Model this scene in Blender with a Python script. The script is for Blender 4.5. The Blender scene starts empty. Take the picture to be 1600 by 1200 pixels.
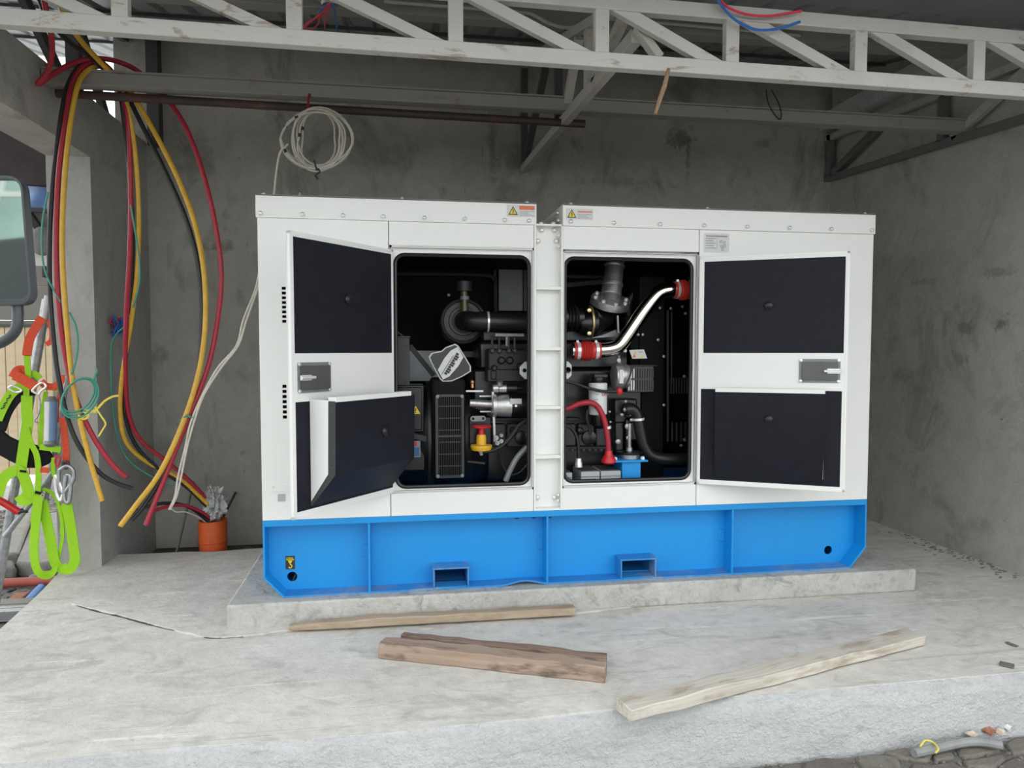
import bpy, bmesh, math, random
from mathutils import Vector, Matrix
from mathutils.geometry import tessellate_polygon
random.seed(7)
C = bpy.context.scene.collection
sc = bpy.context.scene
PI = math.pi
V = Vector

# ------------------------------------------------------------------ camera, sky, exposure
CAM = V((0.7173, -3.7209, 1.4163)); PITCH = 0.048846; YAW = 0.153694; FPX = 1100.0
cd = bpy.data.cameras.new('camera'); cam = bpy.data.objects.new('camera', cd); C.objects.link(cam)
cam.location = CAM; cam.rotation_euler = (PI/2 - PITCH, 0, -YAW)
cd.sensor_width = 36; cd.lens = FPX/1600*36; cd.clip_start = 0.05; cd.clip_end = 300
sc.camera = cam
w = bpy.data.worlds.new('overcast_sky'); sc.world = w; w.use_nodes = True
bgn = w.node_tree.nodes['Background']
bgn.inputs[0].default_value = (0.95, 0.985, 1.0, 1); bgn.inputs[1].default_value = 1.0
sc.view_settings.view_transform = 'Standard'; sc.view_settings.look = 'None'
sc.view_settings.gamma = 1.0; sc.view_settings.use_curve_mapping = False
sc.view_settings.exposure = 1.24
try:
    sc.cycles.max_bounces = 8; sc.cycles.diffuse_bounces = 5; sc.cycles.glossy_bounces = 4
    sc.cycles.use_denoising = True
except Exception: pass

# ------------------------------------------------------------------ survey helpers (photograph survey -> metres)
_f = V((math.sin(YAW)*math.cos(PITCH), math.cos(YAW)*math.cos(PITCH), -math.sin(PITCH)))
_r = V((math.cos(YAW), -math.sin(YAW), 0)); _u = _r.cross(_f)
def ray(px, py): return _r*((px-800)/FPX) + _u*(-(py-600)/FPX) + _f
def at(px, py, axis, val):
    d = ray(px, py); return CAM + d*((val-CAM[axis])/d[axis])
def AY(px, py, y): return at(px, py, 1, y)
def AX(px, py, x): return at(px, py, 0, x)
def AZ(px, py, z=0.0): return at(px, py, 2, z)
RZ0, RS = 3.33, 0.24                                  # roof underside: z = RZ0 + RS*y
def AR(px, py, off=0.0):
    d = ray(px, py); t = (RZ0+off + RS*CAM.y - CAM.z)/(d.z - RS*d.y); return CAM + d*t

# ------------------------------------------------------------------ mesh builder
class MB:
    def __init__(s): s.bm = bmesh.new(); s.mi = 0
    def mat(s, i): s.mi = i; return s
    def _f(s, vs):
        try:
            f = s.bm.faces.new(vs); f.material_index = s.mi; return f
        except ValueError: return None
    def box(s, a, b, M=None):
        x0,y0,z0 = a; x1,y1,z1 = b
        vs = []
        for p in ((x0,y0,z0),(x1,y0,z0),(x1,y1,z0),(x0,y1,z0),(x0,y0,z1),(x1,y0,z1),(x1,y1,z1),(x0,y1,z1)):
            p = V(p)
            if M is not None: p = M @ p
            vs.append(s.bm.verts.new(p))
        for q in ((0,3,2,1),(4,5,6,7),(0,1,5,4),(1,2,6,5),(2,3,7,6),(3,0,4,7)): s._f([vs[i] for i in q])
        return s
    def cbox(s, c, d, M=None):
        c = V(c); d = V(d)/2; return s.box(c-d, c+d, M)
    def bar(s, p, q, wd, ht, up=(0,0,1)):             # rectangular bar from p to q
        p = V(p); q = V(q); t = (q-p).normalized(); up = V(up)
        sd = t.cross(up)
        if sd.length < 1e-4: sd = t.cross(V((0,1,0)))
        sd.normalize(); uu = sd.cross(t)
        M = Matrix((( sd.x,t.x,uu.x,p.x),(sd.y,t.y,uu.y,p.y),(sd.z,t.z,uu.z,p.z),(0,0,0,1)))
        return s.box((-wd/2,0,-ht/2),(wd/2,(q-p).length,ht/2),M)
    def tube(s, pts, r, seg=8, cap=True):
        pts = [V(p) for p in pts]; n = len(pts)
        rr = r if isinstance(r,(list,tuple)) else [r]*n
        t0 = (pts[1]-pts[0]).normalized()
        a = V((0,0,1)) if abs(t0.z) < .9 else V((0,1,0))
        nrm = (a - t0*a.dot(t0)).normalized(); rings = []; pt = t0
        for i,p in enumerate(pts):
            t = (pts[min(i+1,n-1)]-pts[max(i-1,0)])
            t = t.normalized() if t.length > 1e-9 else pt
            nrm = nrm - t*nrm.dot(t)
            nrm = nrm.normalized() if nrm.length > 1e-6 else t.orthogonal().normalized()
            bn = t.cross(nrm); pt = t
            rings.append([s.bm.verts.new(p + (nrm*math.cos(2*PI*k/seg)+bn*math.sin(2*PI*k/seg))*rr[i]) for k in range(seg)])
        for i in range(n-1):
            for k in range(seg): s._f((rings[i][k],rings[i][(k+1)%seg],rings[i+1][(k+1)%seg],rings[i+1][k]))
        if cap: s._f(list(reversed(rings[0]))); s._f(rings[-1])
        return s
    def cyl(s, p, q, r0, r1=None, seg=20):
        return s.tube([p,q],[r0, r0 if r1 is None else r1],seg)
    def lathe(s, p, d, prof, seg=24):                 # prof: (distance along d, radius)
        p = V(p); d = V(d).normalized()
        pts = [p+d*a for a,_ in prof]
        nrm = d.orthogonal().normalized(); bn = d.cross(nrm); rings=[]
        for c,(_,r) in zip(pts,prof):
            rings.append([s.bm.verts.new(c+(nrm*math.cos(2*PI*k/seg)+bn*math.sin(2*PI*k/seg))*max(r,1e-4)) for k in range(seg)])
        for i in range(len(rings)-1):
            for k in range(seg): s._f((rings[i][k],rings[i][(k+1)%seg],rings[i+1][(k+1)%seg],rings[i+1][k]))
        s._f(list(reversed(rings[0]))); s._f(rings[-1]); return s
    def plate(s, outer, holes, d0, d1, M):            # outline in local xy, thickness along local z
        loops = [outer]+list(holes)
        flat = [p for l in loops for p in l]
        tris = tessellate_polygon([[V((p[0],p[1],0)) for p in l] for l in loops])
        A = [s.bm.verts.new(M @ V((p[0],p[1],d0))) for p in flat]
        B = [s.bm.verts.new(M @ V((p[0],p[1],d1))) for p in flat]
        for t in tris: s._f([A[i] for i in t]); s._f([B[i] for i in reversed(t)])
        o = 0
        for l in loops:
            n = len(l)
            for i in range(n): s._f((A[o+i],A[o+(i+1)%n],B[o+(i+1)%n],B[o+i]))
            o += n
        return s
    def poly(s, pts):
        s._f([s.bm.verts.new(V(p)) for p in pts]); return s
    def ribbon(s, pts, wd, th=.004, nrm=(0,-1,0), tw=None):   # flat webbing strip
        pts = [V(p) for p in pts]; n = len(pts); rings=[]
        for i,p in enumerate(pts):
            t = (pts[min(i+1,n-1)]-pts[max(i-1,0)]).normalized(); nn = V(nrm)
            sd = t.cross(nn)
            sd = sd.normalized() if sd.length > 1e-4 else V((1,0,0))
            nn = sd.cross(t).normalized()
            if tw:
                q = Matrix.Rotation(tw[i] if isinstance(tw,(list,tuple)) else tw,3,t); sd = q@sd; nn = q@nn
            h = (wd[i] if isinstance(wd,(list,tuple)) else wd)/2
            rings.append([s.bm.verts.new(p+sd*a*h+nn*b*th/2) for a,b in ((-1,-1),(1,-1),(1,1),(-1,1))])
        for i in range(n-1):
            for k in range(4): s._f((rings[i][k],rings[i][(k+1)%4],rings[i+1][(k+1)%4],rings[i+1][k]))
        s._f(list(reversed(rings[0]))); s._f(rings[-1]); return s
    def sphere(s, c, r, sc3=(1,1,1), sub=2):
        M = Matrix.Translation(V(c)) @ Matrix.Diagonal((r*sc3[0],r*sc3[1],r*sc3[2],1))
        g = bmesh.ops.create_icosphere(s.bm, subdivisions=sub, radius=1, matrix=M)
        for v in g['verts']:
            for f in v.link_faces: f.material_index = s.mi
        return s
    def build(s, name, mat, parent=None, label=None, cat=None, group=None, kind=None, smooth=35, bevel=0, seg=2):
        bmesh.ops.recalc_face_normals(s.bm, faces=s.bm.faces)
        lo = V((1e9,)*3); hi = V((-1e9,)*3)
        for v in s.bm.verts:
            for k in range(3): lo[k]=min(lo[k],v.co[k]); hi[k]=max(hi[k],v.co[k])
        c = (lo+hi)/2
        if parent is None: c.z = lo.z
        for v in s.bm.verts: v.co -= c
        me = bpy.data.meshes.new(name); s.bm.to_mesh(me); s.bm.free()
        for m in (mat if isinstance(mat,(list,tuple)) else [mat]): me.materials.append(m)
        if smooth:
            me.shade_smooth()
            me.set_sharp_from_angle(angle=math.radians(smooth))
        o = bpy.data.objects.new(name, me); C.objects.link(o)
        place(o, c, parent)
        if bevel:
            b = o.modifiers.new('bevel','BEVEL'); b.width = bevel; b.segments = seg; b.limit_method='ANGLE'; b.angle_limit=math.radians(40)
        tag(o,label,cat,group,kind); return o
WL = {}
def place(o, c, parent=None):
    WL[o.name] = V(c)
    if parent is not None:
        o.parent = parent; o.location = V(c) - WL[parent.name]
    else: o.location = c
def tag(o, label=None, cat=None, group=None, kind=None):
    if label: o['label']=label
    if cat: o['category']=cat
    if group: o['group']=group
    if kind: o['kind']=kind
def empty(name, loc, label, cat, group=None):
    o = bpy.data.objects.new(name,None); o.empty_display_size=.1; C.objects.link(o); place(o,V(loc)); tag(o,label,cat,group); return o
def copy_part(src, c, parent):
    o = src.copy(); C.objects.link(o); place(o, c, parent); return o
def spline(pts, n=6):                                  # Catmull-Rom
    P = [V(p) for p in pts]; P = [P[0]*2-P[1]]+P+[P[-1]*2-P[-2]]; out=[]
    for i in range(1,len(P)-2):
        a,b,c,d = P[i-1:i+3]
        for k in range(n):
            t=k/n; out.append(.5*((2*b)+(c-a)*t+(2*a-5*b+4*c-d)*t*t+(3*b-a-3*c+d)*t**3))
    out.append(P[-2]); return out
def rrect(x0,z0,x1,z1,r,n=6):
    out=[]
    for cx,cz,a in ((x1-r,z1-r,0),(x0+r,z1-r,PI/2),(x0+r,z0+r,PI),(x1-r,z0+r,1.5*PI)):
        for k in range(n+1): out.append((cx+r*math.cos(a+k*PI/2/n),cz+r*math.sin(a+k*PI/2/n)))
    return out
def rect(x0,z0,x1,z1): return [(x1,z1),(x0,z1),(x0,z0),(x1,z0)]
def circ(x,z,r,n=20): return [(x+r*math.cos(2*PI*k/n),z+r*math.sin(2*PI*k/n)) for k in range(n)]
def XZ(y): return Matrix(((1,0,0,0),(0,0,1,y),(0,1,0,0),(0,0,0,1)))      # local xy -> world xz, local z -> world y

# ------------------------------------------------------------------ materials
def srgb(r,g,b):
    f=lambda c:(c/255/12.92) if c/255<=.04045 else ((c/255+.055)/1.055)**2.4
    return (f(r),f(g),f(b),1)
class NT:
    def __init__(s,name):
        s.m=bpy.data.materials.new(name); s.m.use_nodes=True; s.t=s.m.node_tree; s.b=s.t.nodes['Principled BSDF']
    def n(s,ty,**k):
        x=s.t.nodes.new(ty)
        for a,v in k.items(): setattr(x,a,v)
        return x
    def l(s,a,b): s.t.links.new(a,b)
    def pos(s,scale=(1,1,1),rot=(0,0,0)):
        g=s.n('ShaderNodeNewGeometry'); m=s.n('ShaderNodeMapping'); m.inputs['Scale'].default_value=scale; m.inputs['Rotation'].default_value=rot
        s.l(g.outputs['Position'],m.inputs['Vector']); return m.outputs[0]
    def noise(s,vec,scale,detail=6,rough=.6,dist=0):
        x=s.n('ShaderNodeTexNoise'); x.inputs['Scale'].default_value=scale; x.inputs['Detail'].default_value=detail
        x.inputs['Roughness'].default_value=rough; x.inputs['Distortion'].default_value=dist
        s.l(vec,x.inputs['Vector']); return x.outputs[0]
    def ramp(s,fac,stops):
        x=s.n('ShaderNodeValToRGB'); e=x.color_ramp.elements
        while len(e)<len(stops): e.new(.5)
        for el,(p,c) in zip(e,stops):
            el.position=p; el.color=c if len(c)==4 else (*c,1)
        s.l(fac,x.inputs[0]); return x.outputs[0]
    def mix(s,fac,a,b,mode='MIX'):
        x=s.n('ShaderNodeMix',data_type='RGBA',blend_type=mode)
        if isinstance(fac,(int,float)): x.inputs[0].default_value=fac
        else: s.l(fac,x.inputs[0])
        for v,i in ((a,6),(b,7)):
            if isinstance(v,tuple): x.inputs[i].default_value=v
            else: s.l(v,x.inputs[i])
        return x.outputs[2]
    def bump(s,h,strength=.3,dist=.01):
        x=s.n('ShaderNodeBump'); x.inputs['Strength'].default_value=strength; x.inputs['Distance'].default_value=dist
        s.l(h,x.inputs['Height']); s.l(x.outputs[0],s.b.inputs['Normal'])
def G(v): return (v,v,v,1)
def plain(name,col,rough=.5,metal=0,spec=.5,var=.08,scale=30,bump=0):
    t=NT(name); n=t.noise(t.pos(),scale,4)
    c=tuple(col[:3]); d=tuple(x*(1-var) for x in c); e=tuple(min(1,x*(1+var)) for x in c)
    t.l(t.ramp(n,[(.3,d),(.7,e)]),t.b.inputs['Base Color'])
    t.b.inputs['Roughness'].default_value=rough; t.b.inputs['Metallic'].default_value=metal
    t.b.inputs['Specular IOR Level'].default_value=spec
    if bump: t.bump(n,bump,.004)
    return t.m
def concrete(name,a,b,dark,scale=1.2,streak=(1,1,1),stain=.5,bumps=.25,rough=.9,pits=True,scr=False,marks=()):
    t=NT(name); p=t.pos(streak); q=t.pos()
    n1=t.noise(p,scale,8,.62,.6); n2=t.noise(q,scale*9,6,.7); n3=t.noise(p,scale*2.6,7,.68,1.2)
    base=t.ramp(n1,[(.3,a),(.7,b)])
    base=t.mix(.40,base,t.ramp(n2,[(.34,a),(.66,b)]))
    if scr:                                            # trowel marks and pale scratches
        for an,sc_,th in ((.5,(1.2,26,1),.66),(-.75,(1.5,34,1),.69),(.08,(1.0,18,1),.62)):
            k=t.noise(t.pos(sc_,(0,0,an)),1.0,5,.62,.8); base=t.mix(t.ramp(k,[(th,G(0)),(th+.05,G(.55))]),base,tuple(min(1,x*1.18) for x in b)+(1,))
            base=t.mix(t.ramp(k,[(1-th-.06,G(.35)),(1-th,G(0))]),base,dark)
    st=t.ramp(n3,[(.52,G(0)),(.70,G(stain))])
    base=t.mix(st,base,dark)
    if pits:
        n5=t.noise(t.pos((streak[0]*14,streak[1]*14,5)),1.0,4,.6,1.5); base=t.mix(t.ramp(n5,[(.66,G(0)),(.74,G(stain*.6))]),base,dark)
        n4=t.noise(q,60,2,.5); base=t.mix(t.ramp(n4,[(.70,G(0)),(.76,G(.45))]),base,dark)
    for (cx,cy,cz,sx,sy,sz,amt) in marks:              # damp and cement stains with a place and shape of their own
        sub=t.n('ShaderNodeVectorMath',operation='SUBTRACT'); t.l(q,sub.inputs[0]); sub.inputs[1].default_value=(cx,cy,cz)
        dv=t.n('ShaderNodeVectorMath',operation='DIVIDE'); t.l(sub.outputs[0],dv.inputs[0]); dv.inputs[1].default_value=(sx,sy,sz)
        ln_=t.n('ShaderNodeVectorMath',operation='LENGTH'); t.l(dv.outputs[0],ln_.inputs[0])
        ad=t.n('ShaderNodeMath',operation='MULTIPLY_ADD'); t.l(t.noise(q,9,6,.7,.6),ad.inputs[0]); ad.inputs[1].default_value=2.4; ad.inputs[2].default_value=-.75
        sm_=t.n('ShaderNodeMath',operation='ADD'); t.l(ad.outputs[0],sm_.inputs[0]); t.l(ln_.outputs['Value'],sm_.inputs[1])
        base=t.mix(t.ramp(sm_.outputs[0],[(.62,G(amt)),(.95,G(0))]),base,dark)
    t.l(base,t.b.inputs['Base Color']); t.b.inputs['Roughness'].default_value=rough; t.b.inputs['Specular IOR Level'].default_value=.25
    t.bump(t.mix(.5,n2,t.noise(q,45,5,.7)),bumps,.02); return t.m
def wood(name,a,b,dark,ax,stain=.6,scale=1.0):
    t=NT(name); ang=math.atan2(ax[1],ax[0])
    g=t.n('ShaderNodeTexCoord'); m=t.n('ShaderNodeMapping'); m.inputs['Rotation'].default_value=(0,0,-ang); t.l(g.outputs['Object'],m.inputs['Vector'])
    m2=t.n('ShaderNodeMapping'); m2.inputs['Scale'].default_value=(2*scale,40*scale,40*scale); t.l(m.outputs[0],m2.inputs['Vector'])
    n=t.noise(m2.outputs[0],1.0,6,.6,.4)
    m3=t.n('ShaderNodeMapping'); m3.inputs['Scale'].default_value=(3,10,10); t.l(m.outputs[0],m3.inputs['Vector'])
    k=t.noise(m3.outputs[0],1.6,5,.6)
    base=t.ramp(n,[(.3,a),(.7,b)]); base=t.mix(t.ramp(k,[(.52,G(0)),(.68,G(stain))]),base,dark)
    t.l(base,t.b.inputs['Base Color']); t.b.inputs['Roughness'].default_value=.85; t.bump(n,.35,.006); return t.m
def painted(name,col,rust=0.0,rough=.5,dirt=.25,dcol=(.30,.28,.24,1)):
    t=NT(name); q=t.pos(); n=t.noise(q,4,7,.65,.5)
    base=t.mix(t.ramp(n,[(.5,G(0)),(.75,G(dirt))]),col,dcol)
    if rust:
        p=t.pos((1.2,1.2,3)); r=t.noise(p,5,8,.72,.4); base=t.mix(t.ramp(r,[(.575,G(0)),(.64,G(rust))]),base,(.22,.09,.03,1))
    t.l(base,t.b.inputs['Base Color']); t.b.inputs['Roughness'].default_value=rough; t.bump(n,.08,.004); return t.m

M={}
M['wall']=concrete('plaster_wall',(.355,.338,.300),(.52,.50,.45),(.17,.163,.148,1),.8,(1,1,.55),.75,.5,marks=[(*AY(a,b,2.2),c,9,d,e) for a,b,c,d,e in ((1062,216,.22,.20,.9),(1075,245,.05,.30,.6),(770,225,.10,.55,.6),(808,250,.16,.30,.5),(965,285,1.0,.10,.35),(345,385,.28,.10,.6),(1190,225,.20,.10,.5),(300,250,.25,.5,.35))])
M['wall_r']=concrete('plaster_wall_right',(.37,.36,.325),(.53,.52,.475),(.20,.195,.178,1),.9,(1,1,.75),.7,.5,marks=[(*AX(a,b,4.545),9,c,d,e) for a,b,c,d,e in ((1510,515,.20,.14,.7),(1565,505,.12,.10,.9),(1500,560,.16,.12,.5),(1565,655,.05,.025,1),(1440,440,.35,.08,.4),(1560,425,.30,.08,.5))])
M['column']=concrete('column_plaster',(.40,.39,.365),(.50,.49,.46),(.25,.245,.23,1),1.6,(1,1,.5),.5,.3)
M['floor']=concrete('screed_floor',(.49,.475,.445),(.76,.735,.69),(.30,.285,.265,1),1.5,(.85,1.6,1),.55,.5,scr=True)
M['plinth']=concrete('cast_plinth',(.40,.39,.365),(.62,.61,.575),(.22,.215,.2,1),4,(1,1,1),.7,.8)
M['rough']=concrete('rough_white_render',(.52,.525,.525),(.70,.705,.71),(.30,.30,.295,1),5,(.6,1,2.4),.45,1.0)
M['ground']=concrete('dusty_ground',(.14,.13,.115),(.24,.225,.2),(.07,.065,.06,1),4,(1,1,1),.7,.8)
M['rubble']=concrete('dark_rubble',(.07,.066,.06),(.16,.15,.135),(.02,.02,.018,1),9,(1,1,1),.8,1.0)
M['stone']=concrete('grey_stone',(.19,.183,.166),(.30,.29,.262),(.16,.15,.14,1),6,(1,1,1),.5,.6)
M['stone_dark']=concrete('dark_stone',(.13,.125,.115),(.22,.21,.195),(.07,.07,.065,1),7,(1,1,1),.5,.6)
M['paver']=concrete('old_paver',(.15,.14,.12),(.23,.215,.185),(.09,.08,.07,1),6,(1,1,1),.5,.6)
M['paver2']=concrete('brown_paver',(.13,.11,.10),(.19,.165,.15),(.08,.07,.06,1),6,(1,1,1),.5,.6)
M['pvcgrey']=plain('grey_pvc',(.26,.265,.26),.6,0,.3,.15,14)
M['roof']=plain('roof_sheet',(.27,.28,.29),.45,0.0,.4,.12,3)
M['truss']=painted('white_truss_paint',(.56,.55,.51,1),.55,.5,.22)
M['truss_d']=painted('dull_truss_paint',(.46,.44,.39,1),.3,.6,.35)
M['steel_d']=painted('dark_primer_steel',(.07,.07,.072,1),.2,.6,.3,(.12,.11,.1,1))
M['beam']=painted('grey_purlin_paint',(.30,.295,.265,1),.35,.6,.3)
M['redpipe']=painted('red_oxide_pipe',(.05,.035,.032,1),.5,.6,.6,(.16,.045,.035,1))
M['white']=painted('white_canopy_paint',(.80,.80,.775,1),0,.38,.10,(.62,.61,.58,1))
M['bolt']=plain('zinc_bolt',(.80,.80,.79),.25,.45,.6,.1,60)
M['blue']=painted('blue_frame_paint',(.005,.275,.68,1),0,.45,.12,(.015,.20,.46,1))
M['blue_scuff']=painted('scuffed_blue_paint',(.03,.24,.58,1),0,.55,.8,srgb(150,160,168))
M['foam']=plain('navy_foam_skin',(.0125,.0135,.020),.55,0,.16,.15,14,.1)
M['foam_edge']=plain('grey_foam_edge',(.07,.07,.07),.95,0,.1,.5,300,.4)
M['rubber']=plain('black_rubber',(.012,.012,.013),.36,0,.45)
M['latch']=plain('latch_grey',(.095,.095,.10),.4,.2,.5,.1,12)
M['black']=plain('black_engine_paint',(.007,.0073,.0085),.30,0,.5,.3,20)
M['black2']=plain('satin_black',(.010,.010,.012),.45,0,.4,.2,20)
M['lining']=plain('black_lining',(.006,.006,.007),.75,0,.2)
M['dgrey']=plain('dark_grey_metal',(.036,.036,.039),.45,.1,.5,.15,15)
M['mgrey']=plain('mid_grey_metal',(.22,.225,.23),.5,.2,.5,.1,12)
M['lgrey']=plain('light_grey_plate',(.42,.44,.45),.5,.1,.5,.1,12)
M['alu']=plain('cast_aluminium',(.55,.55,.54),.42,.85,.5,.15,60,.1)
M['chrome']=plain('polished_steel',(.66,.62,.56),.10,1,.5,.03,10)
M['galv']=plain('galvanised_steel',(.36,.37,.38),.45,.8,.5,.2,40)
M['redhose']=plain('red_silicone',(.50,.034,.026),.35,0,.5,.1,20)
M['gold']=plain('yellow_zinc',(.65,.53,.28),.35,.9,.5)
M['copper']=plain('copper_fitting',(.72,.33,.14),.35,.8,.5)
M['yellow']=plain('yellow_plastic',(.75,.42,.02),.4,0,.5)
M['red']=plain('red_plastic',(.55,.015,.02),.38,0,.5)
M['cab_red']=plain('red_cable',(.36,.018,.035),.42,0,.45,.12,25)
M['cab_yellow']=plain('yellow_cable',(.62,.36,.035),.42,0,.45,.12,25)
M['cab_black']=plain('black_cable',(.015,.015,.016),.45,0,.5,.2,25)
M['cab_white']=plain('white_cable',(.60,.57,.49),.5,0,.4,.1,25)
M['teal']=plain('green_wire',(.05,.27,.20),.45,0,.4)
M['ribbon_y']=plain('yellow_tape',(.75,.62,.10),.5,0,.4)
M['bluewire']=plain('blue_wire',(.03,.16,.5),.4,0,.5)
M['pinkwire']=plain('pink_red_wire',(.75,.06,.10),.4,0,.5)
M['orange']=plain('orange_pvc',(.62,.10,.02),.45,0,.5,.15,15)
M['filter']=plain('white_filter_can',(.68,.69,.68),.35,0,.5,.05)
M['sticker']=plain('silver_sticker',(.62,.62,.61),.45,0,.5,.05)
M['ink']=plain('black_ink',(.03,.03,.03),.6)
M['inkg']=plain('grey_ink',(.30,.30,.31),.6)
M['orangep']=plain('orange_print',(.70,.16,.06),.5)
M['yelp']=plain('yellow_print',(.80,.58,.03),.5)
M['bluep']=plain('blue_print',(.05,.16,.34),.5)
M['lime']=plain('lime_webbing',(.29,.57,.02),.75,0,.25,.05,60,.1)
M['orweb']=plain('orange_webbing',(.62,.08,.035),.75,0,.25,.12,60,.15)
M['blkpad']=plain('black_padding',(.012,.012,.013),.85,0,.2,.2,80,.2)
M['ply']=wood('pale_cladding',(.66,.52,.34),(.76,.62,.43),(.58,.44,.28,1),(0,0),.3,.5)
M['shed_grey']=plain('grey_cladding',(.23,.215,.195),.7,0,.3,.08,3)
M['shed_brown']=plain('dark_brown_fascia',(.055,.042,.042),.7,0,.3,.2,5)
M['shed_beige']=plain('beige_board',(.34,.30,.24),.7,0,.3,.1,5)
M['tarp']=plain('blue_tarp',(.17,.30,.62),.5,0,.4,.15,3,.1)
M['paper']=plain('white_sack',(.75,.74,.72),.6,0,.3,.1,6)
M['mirror']=plain('mirror_glass',(.74,.86,.82),.03,1,.5,.0)
M['mirror_h']=plain('mirror_housing',(.045,.05,.055),.35,0,.5,.1,8)
M['plastic_film']=plain('crumpled_film',(.42,.42,.41),.25,0,.6,.35,18,.3)
M['leaf']=plain('dry_leaf',(.32,.15,.09),.8,0,.2,.3,50)
M['leaf2']=plain('pale_leaf',(.55,.47,.36),.8,0,.2,.3,50)
M['bamboo']=plain('split_wood_stick',(.30,.20,.12),.7,0,.3,.25,40)
M['redpvc']=plain('faded_red_pvc',(.34,.075,.055),.5,0,.4,.1,10)
M['bluepvc']=plain('blue_pvc',(.05,.20,.52),.5,0,.4,.1,10)
M['brickred']=plain('red_brick_shard',(.30,.14,.09),.9,0,.2,.25,30)

# ------------------------------------------------------------------ structure
XR=4.545; XL=-1.24; YB=2.2
def roofz(y): return RZ0+RS*y
# slab with its rubble-filled notch behind
sl=[(-1.28,-1.125),(-.25,-1.12),(.64,-1.142),(1.05,-1.122),(1.94,-1.075),(2.48,-1.078),(3.4,-1.067),(4.6,-1.052),(4.6,2.25),(.6,2.25),(.4,1.47),(-.33,1.46),(-.61,1.42),(-.80,1.45),(-.99,1.44),(-1.24,1.45),(-1.56,1.45),(-1.47,1.16),(-1.40,.78),(-1.365,.55),(-1.31,.12),(-1.29,-.4)]
floor=MB().plate(sl,[],-.30,0,Matrix.Identity(4)).build('floor',M['floor'],kind='structure',label='grey trowelled screed floor slab with a raised front edge')
fe=[(-1.27,-1.132),(-.66,-1.124),(-.25,-1.128),(.20,-1.142),(.64,-1.150),(1.05,-1.13),(1.35,-1.105),(1.94,-1.083),(2.2,-1.092),(2.48,-1.086),(3.0,-1.082),(3.4,-1.075),(4.55,-1.06)]
fe=spline([(a,b,0) for a,b in fe],8); rf=random.Random(6); m=MB(); R=[]
for p in fe:
    j=rf.uniform(-.006,.006)
    R.append([m.bm.verts.new(q) for q in ((p.x,p.y+.06,-.001),(p.x,p.y+.012+j,-.001+j*.1),(p.x,p.y-.004,-.012),(p.x,p.y-.018+j*.4,-.09),(p.x,p.y-.028-j*.4,-.18),(p.x,p.y-.040,-.31),(p.x,p.y+.06,-.31))])
for i in range(len(R)-1):
    for k in range(7): m._f((R[i][k],R[i][(k+1)%7],R[i+1][(k+1)%7],R[i+1][k]))
m._f(R[0][::-1]); m._f(R[-1])
m.build('front_render',M['rough'],floor,label='rough whitish rendered front face of the slab',smooth=50)
# thin raised topping around the plinth with a ragged crack along its edge
tp=[AZ(*q) for q in ((112,945),(165,957),(219,971),(262,983),(328,997),(400,993),(453,986),(620,976),(894,960),(1144,932),(1424,923))]
rc=random.Random(12); tp=[(p.x,p.y+rc.uniform(-.006,.006)) for p in spline(tp,7)]+[(3.78,.2),(3.7,.2),(.2,.2),(-.3,.5),(-1.1,.75)]
MB().plate(tp,[],-.01,.009,Matrix.Identity(4)).build('topping',M['floor'],floor)
ck=[AZ(*q) for q in ((118,946),(150,956),(190,965),(215,972),(250,981),(300,991),(328,998),(380,996))]
rc=random.Random(3); m=MB()
cp=spline(ck,4); L=[]; Rr=[]
for p in cp:
    wv=.004+.016*rc.random()*(1 if p.x<-.55 else .35); L.append(V((p.x,p.y+wv,.0025))); Rr.append(V((p.x,p.y-wv*.4,.0025)))
for i in range(len(cp)-1): m.poly([L[i],L[i+1],Rr[i+1],Rr[i]])
m.build('crack',M['rubble'],floor,smooth=0)
plinth=MB().plate([(-.17,-.065),(3.685,-.065),(3.70,1.30),(-.19,1.30)],[],0,.132,Matrix.Identity(4)).build('trim_1',M['plinth'],kind='structure',label='low cast concrete plinth under the generator',bevel=.012)
M_=Matrix.Identity(4)
MB().box((-1.46,YB,-.6),(4.8,2.42,3.85)).build('wall_back',M['wall'],kind='structure')
MB().box((XR,-1.7,-.6),(4.8,YB,3.85)).build('wall_right',M['wall_r'],kind='structure')
wl=MB().box((-1.5,1.18,-.6),(XL,YB+.2,2.64)).build('wall_left',M['column'],kind='structure')
MB().box((-1.5,-1.9,2.64),(XL,YB+.2,3.02)).build('beam',M['wall_r'],wl,label='concrete edge beam on top of the left wall')
MB().box((4.40,-1.7,3.36),(XR,YB,3.50)).build('trim_2',M['rough'],kind='structure',label='projecting concrete ledge along the right wall')
MB().box((-1.235,1.46,-.6),(.6,YB,-.17)).build('trim_3',M['rubble'],kind='structure',label='dark rubble trench behind the slab')
# roof: ribbed sheet rising to the back, smooth sheet at its front
m=MB(); prof=[]; x=-3.0
while x<4.9:
    prof+= [(x,0),(x+.13,0),(x+.15,.028),(x+.18,.028),(x+.20,0)]; x+=.20
def sheet(prof,y0,y1,dz,th=.006):
    m=MB(); r=[]
    for y in (y0,y1): r.append([m.bm.verts.new((a,y,roofz(y)+b+dz)) for a,b in prof])
    for y in (y0,y1): r.append([m.bm.verts.new((a,y,roofz(y)+b+dz+th)) for a,b in prof])
    for i in range(len(prof)-1):
        m._f((r[0][i],r[0][i+1],r[1][i+1],r[1][i])); m._f((r[2][i],r[2][i+1],r[3][i+1],r[3][i]))
        m._f((r[0][i],r[0][i+1],r[2][i+1],r[2][i])); m._f((r[1][i],r[1][i+1],r[3][i+1],r[3][i]))
    return m
ceil=sheet(prof,-.12,3.85,0).build('ceiling',M['roof'],kind='structure',label='underside of the grey ribbed metal roof sheets')
sheet([(-3,0),(4.9,0)],-1.75,-.10,-.02,.02).build('front_sheet',M['roof'],ceil)
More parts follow.
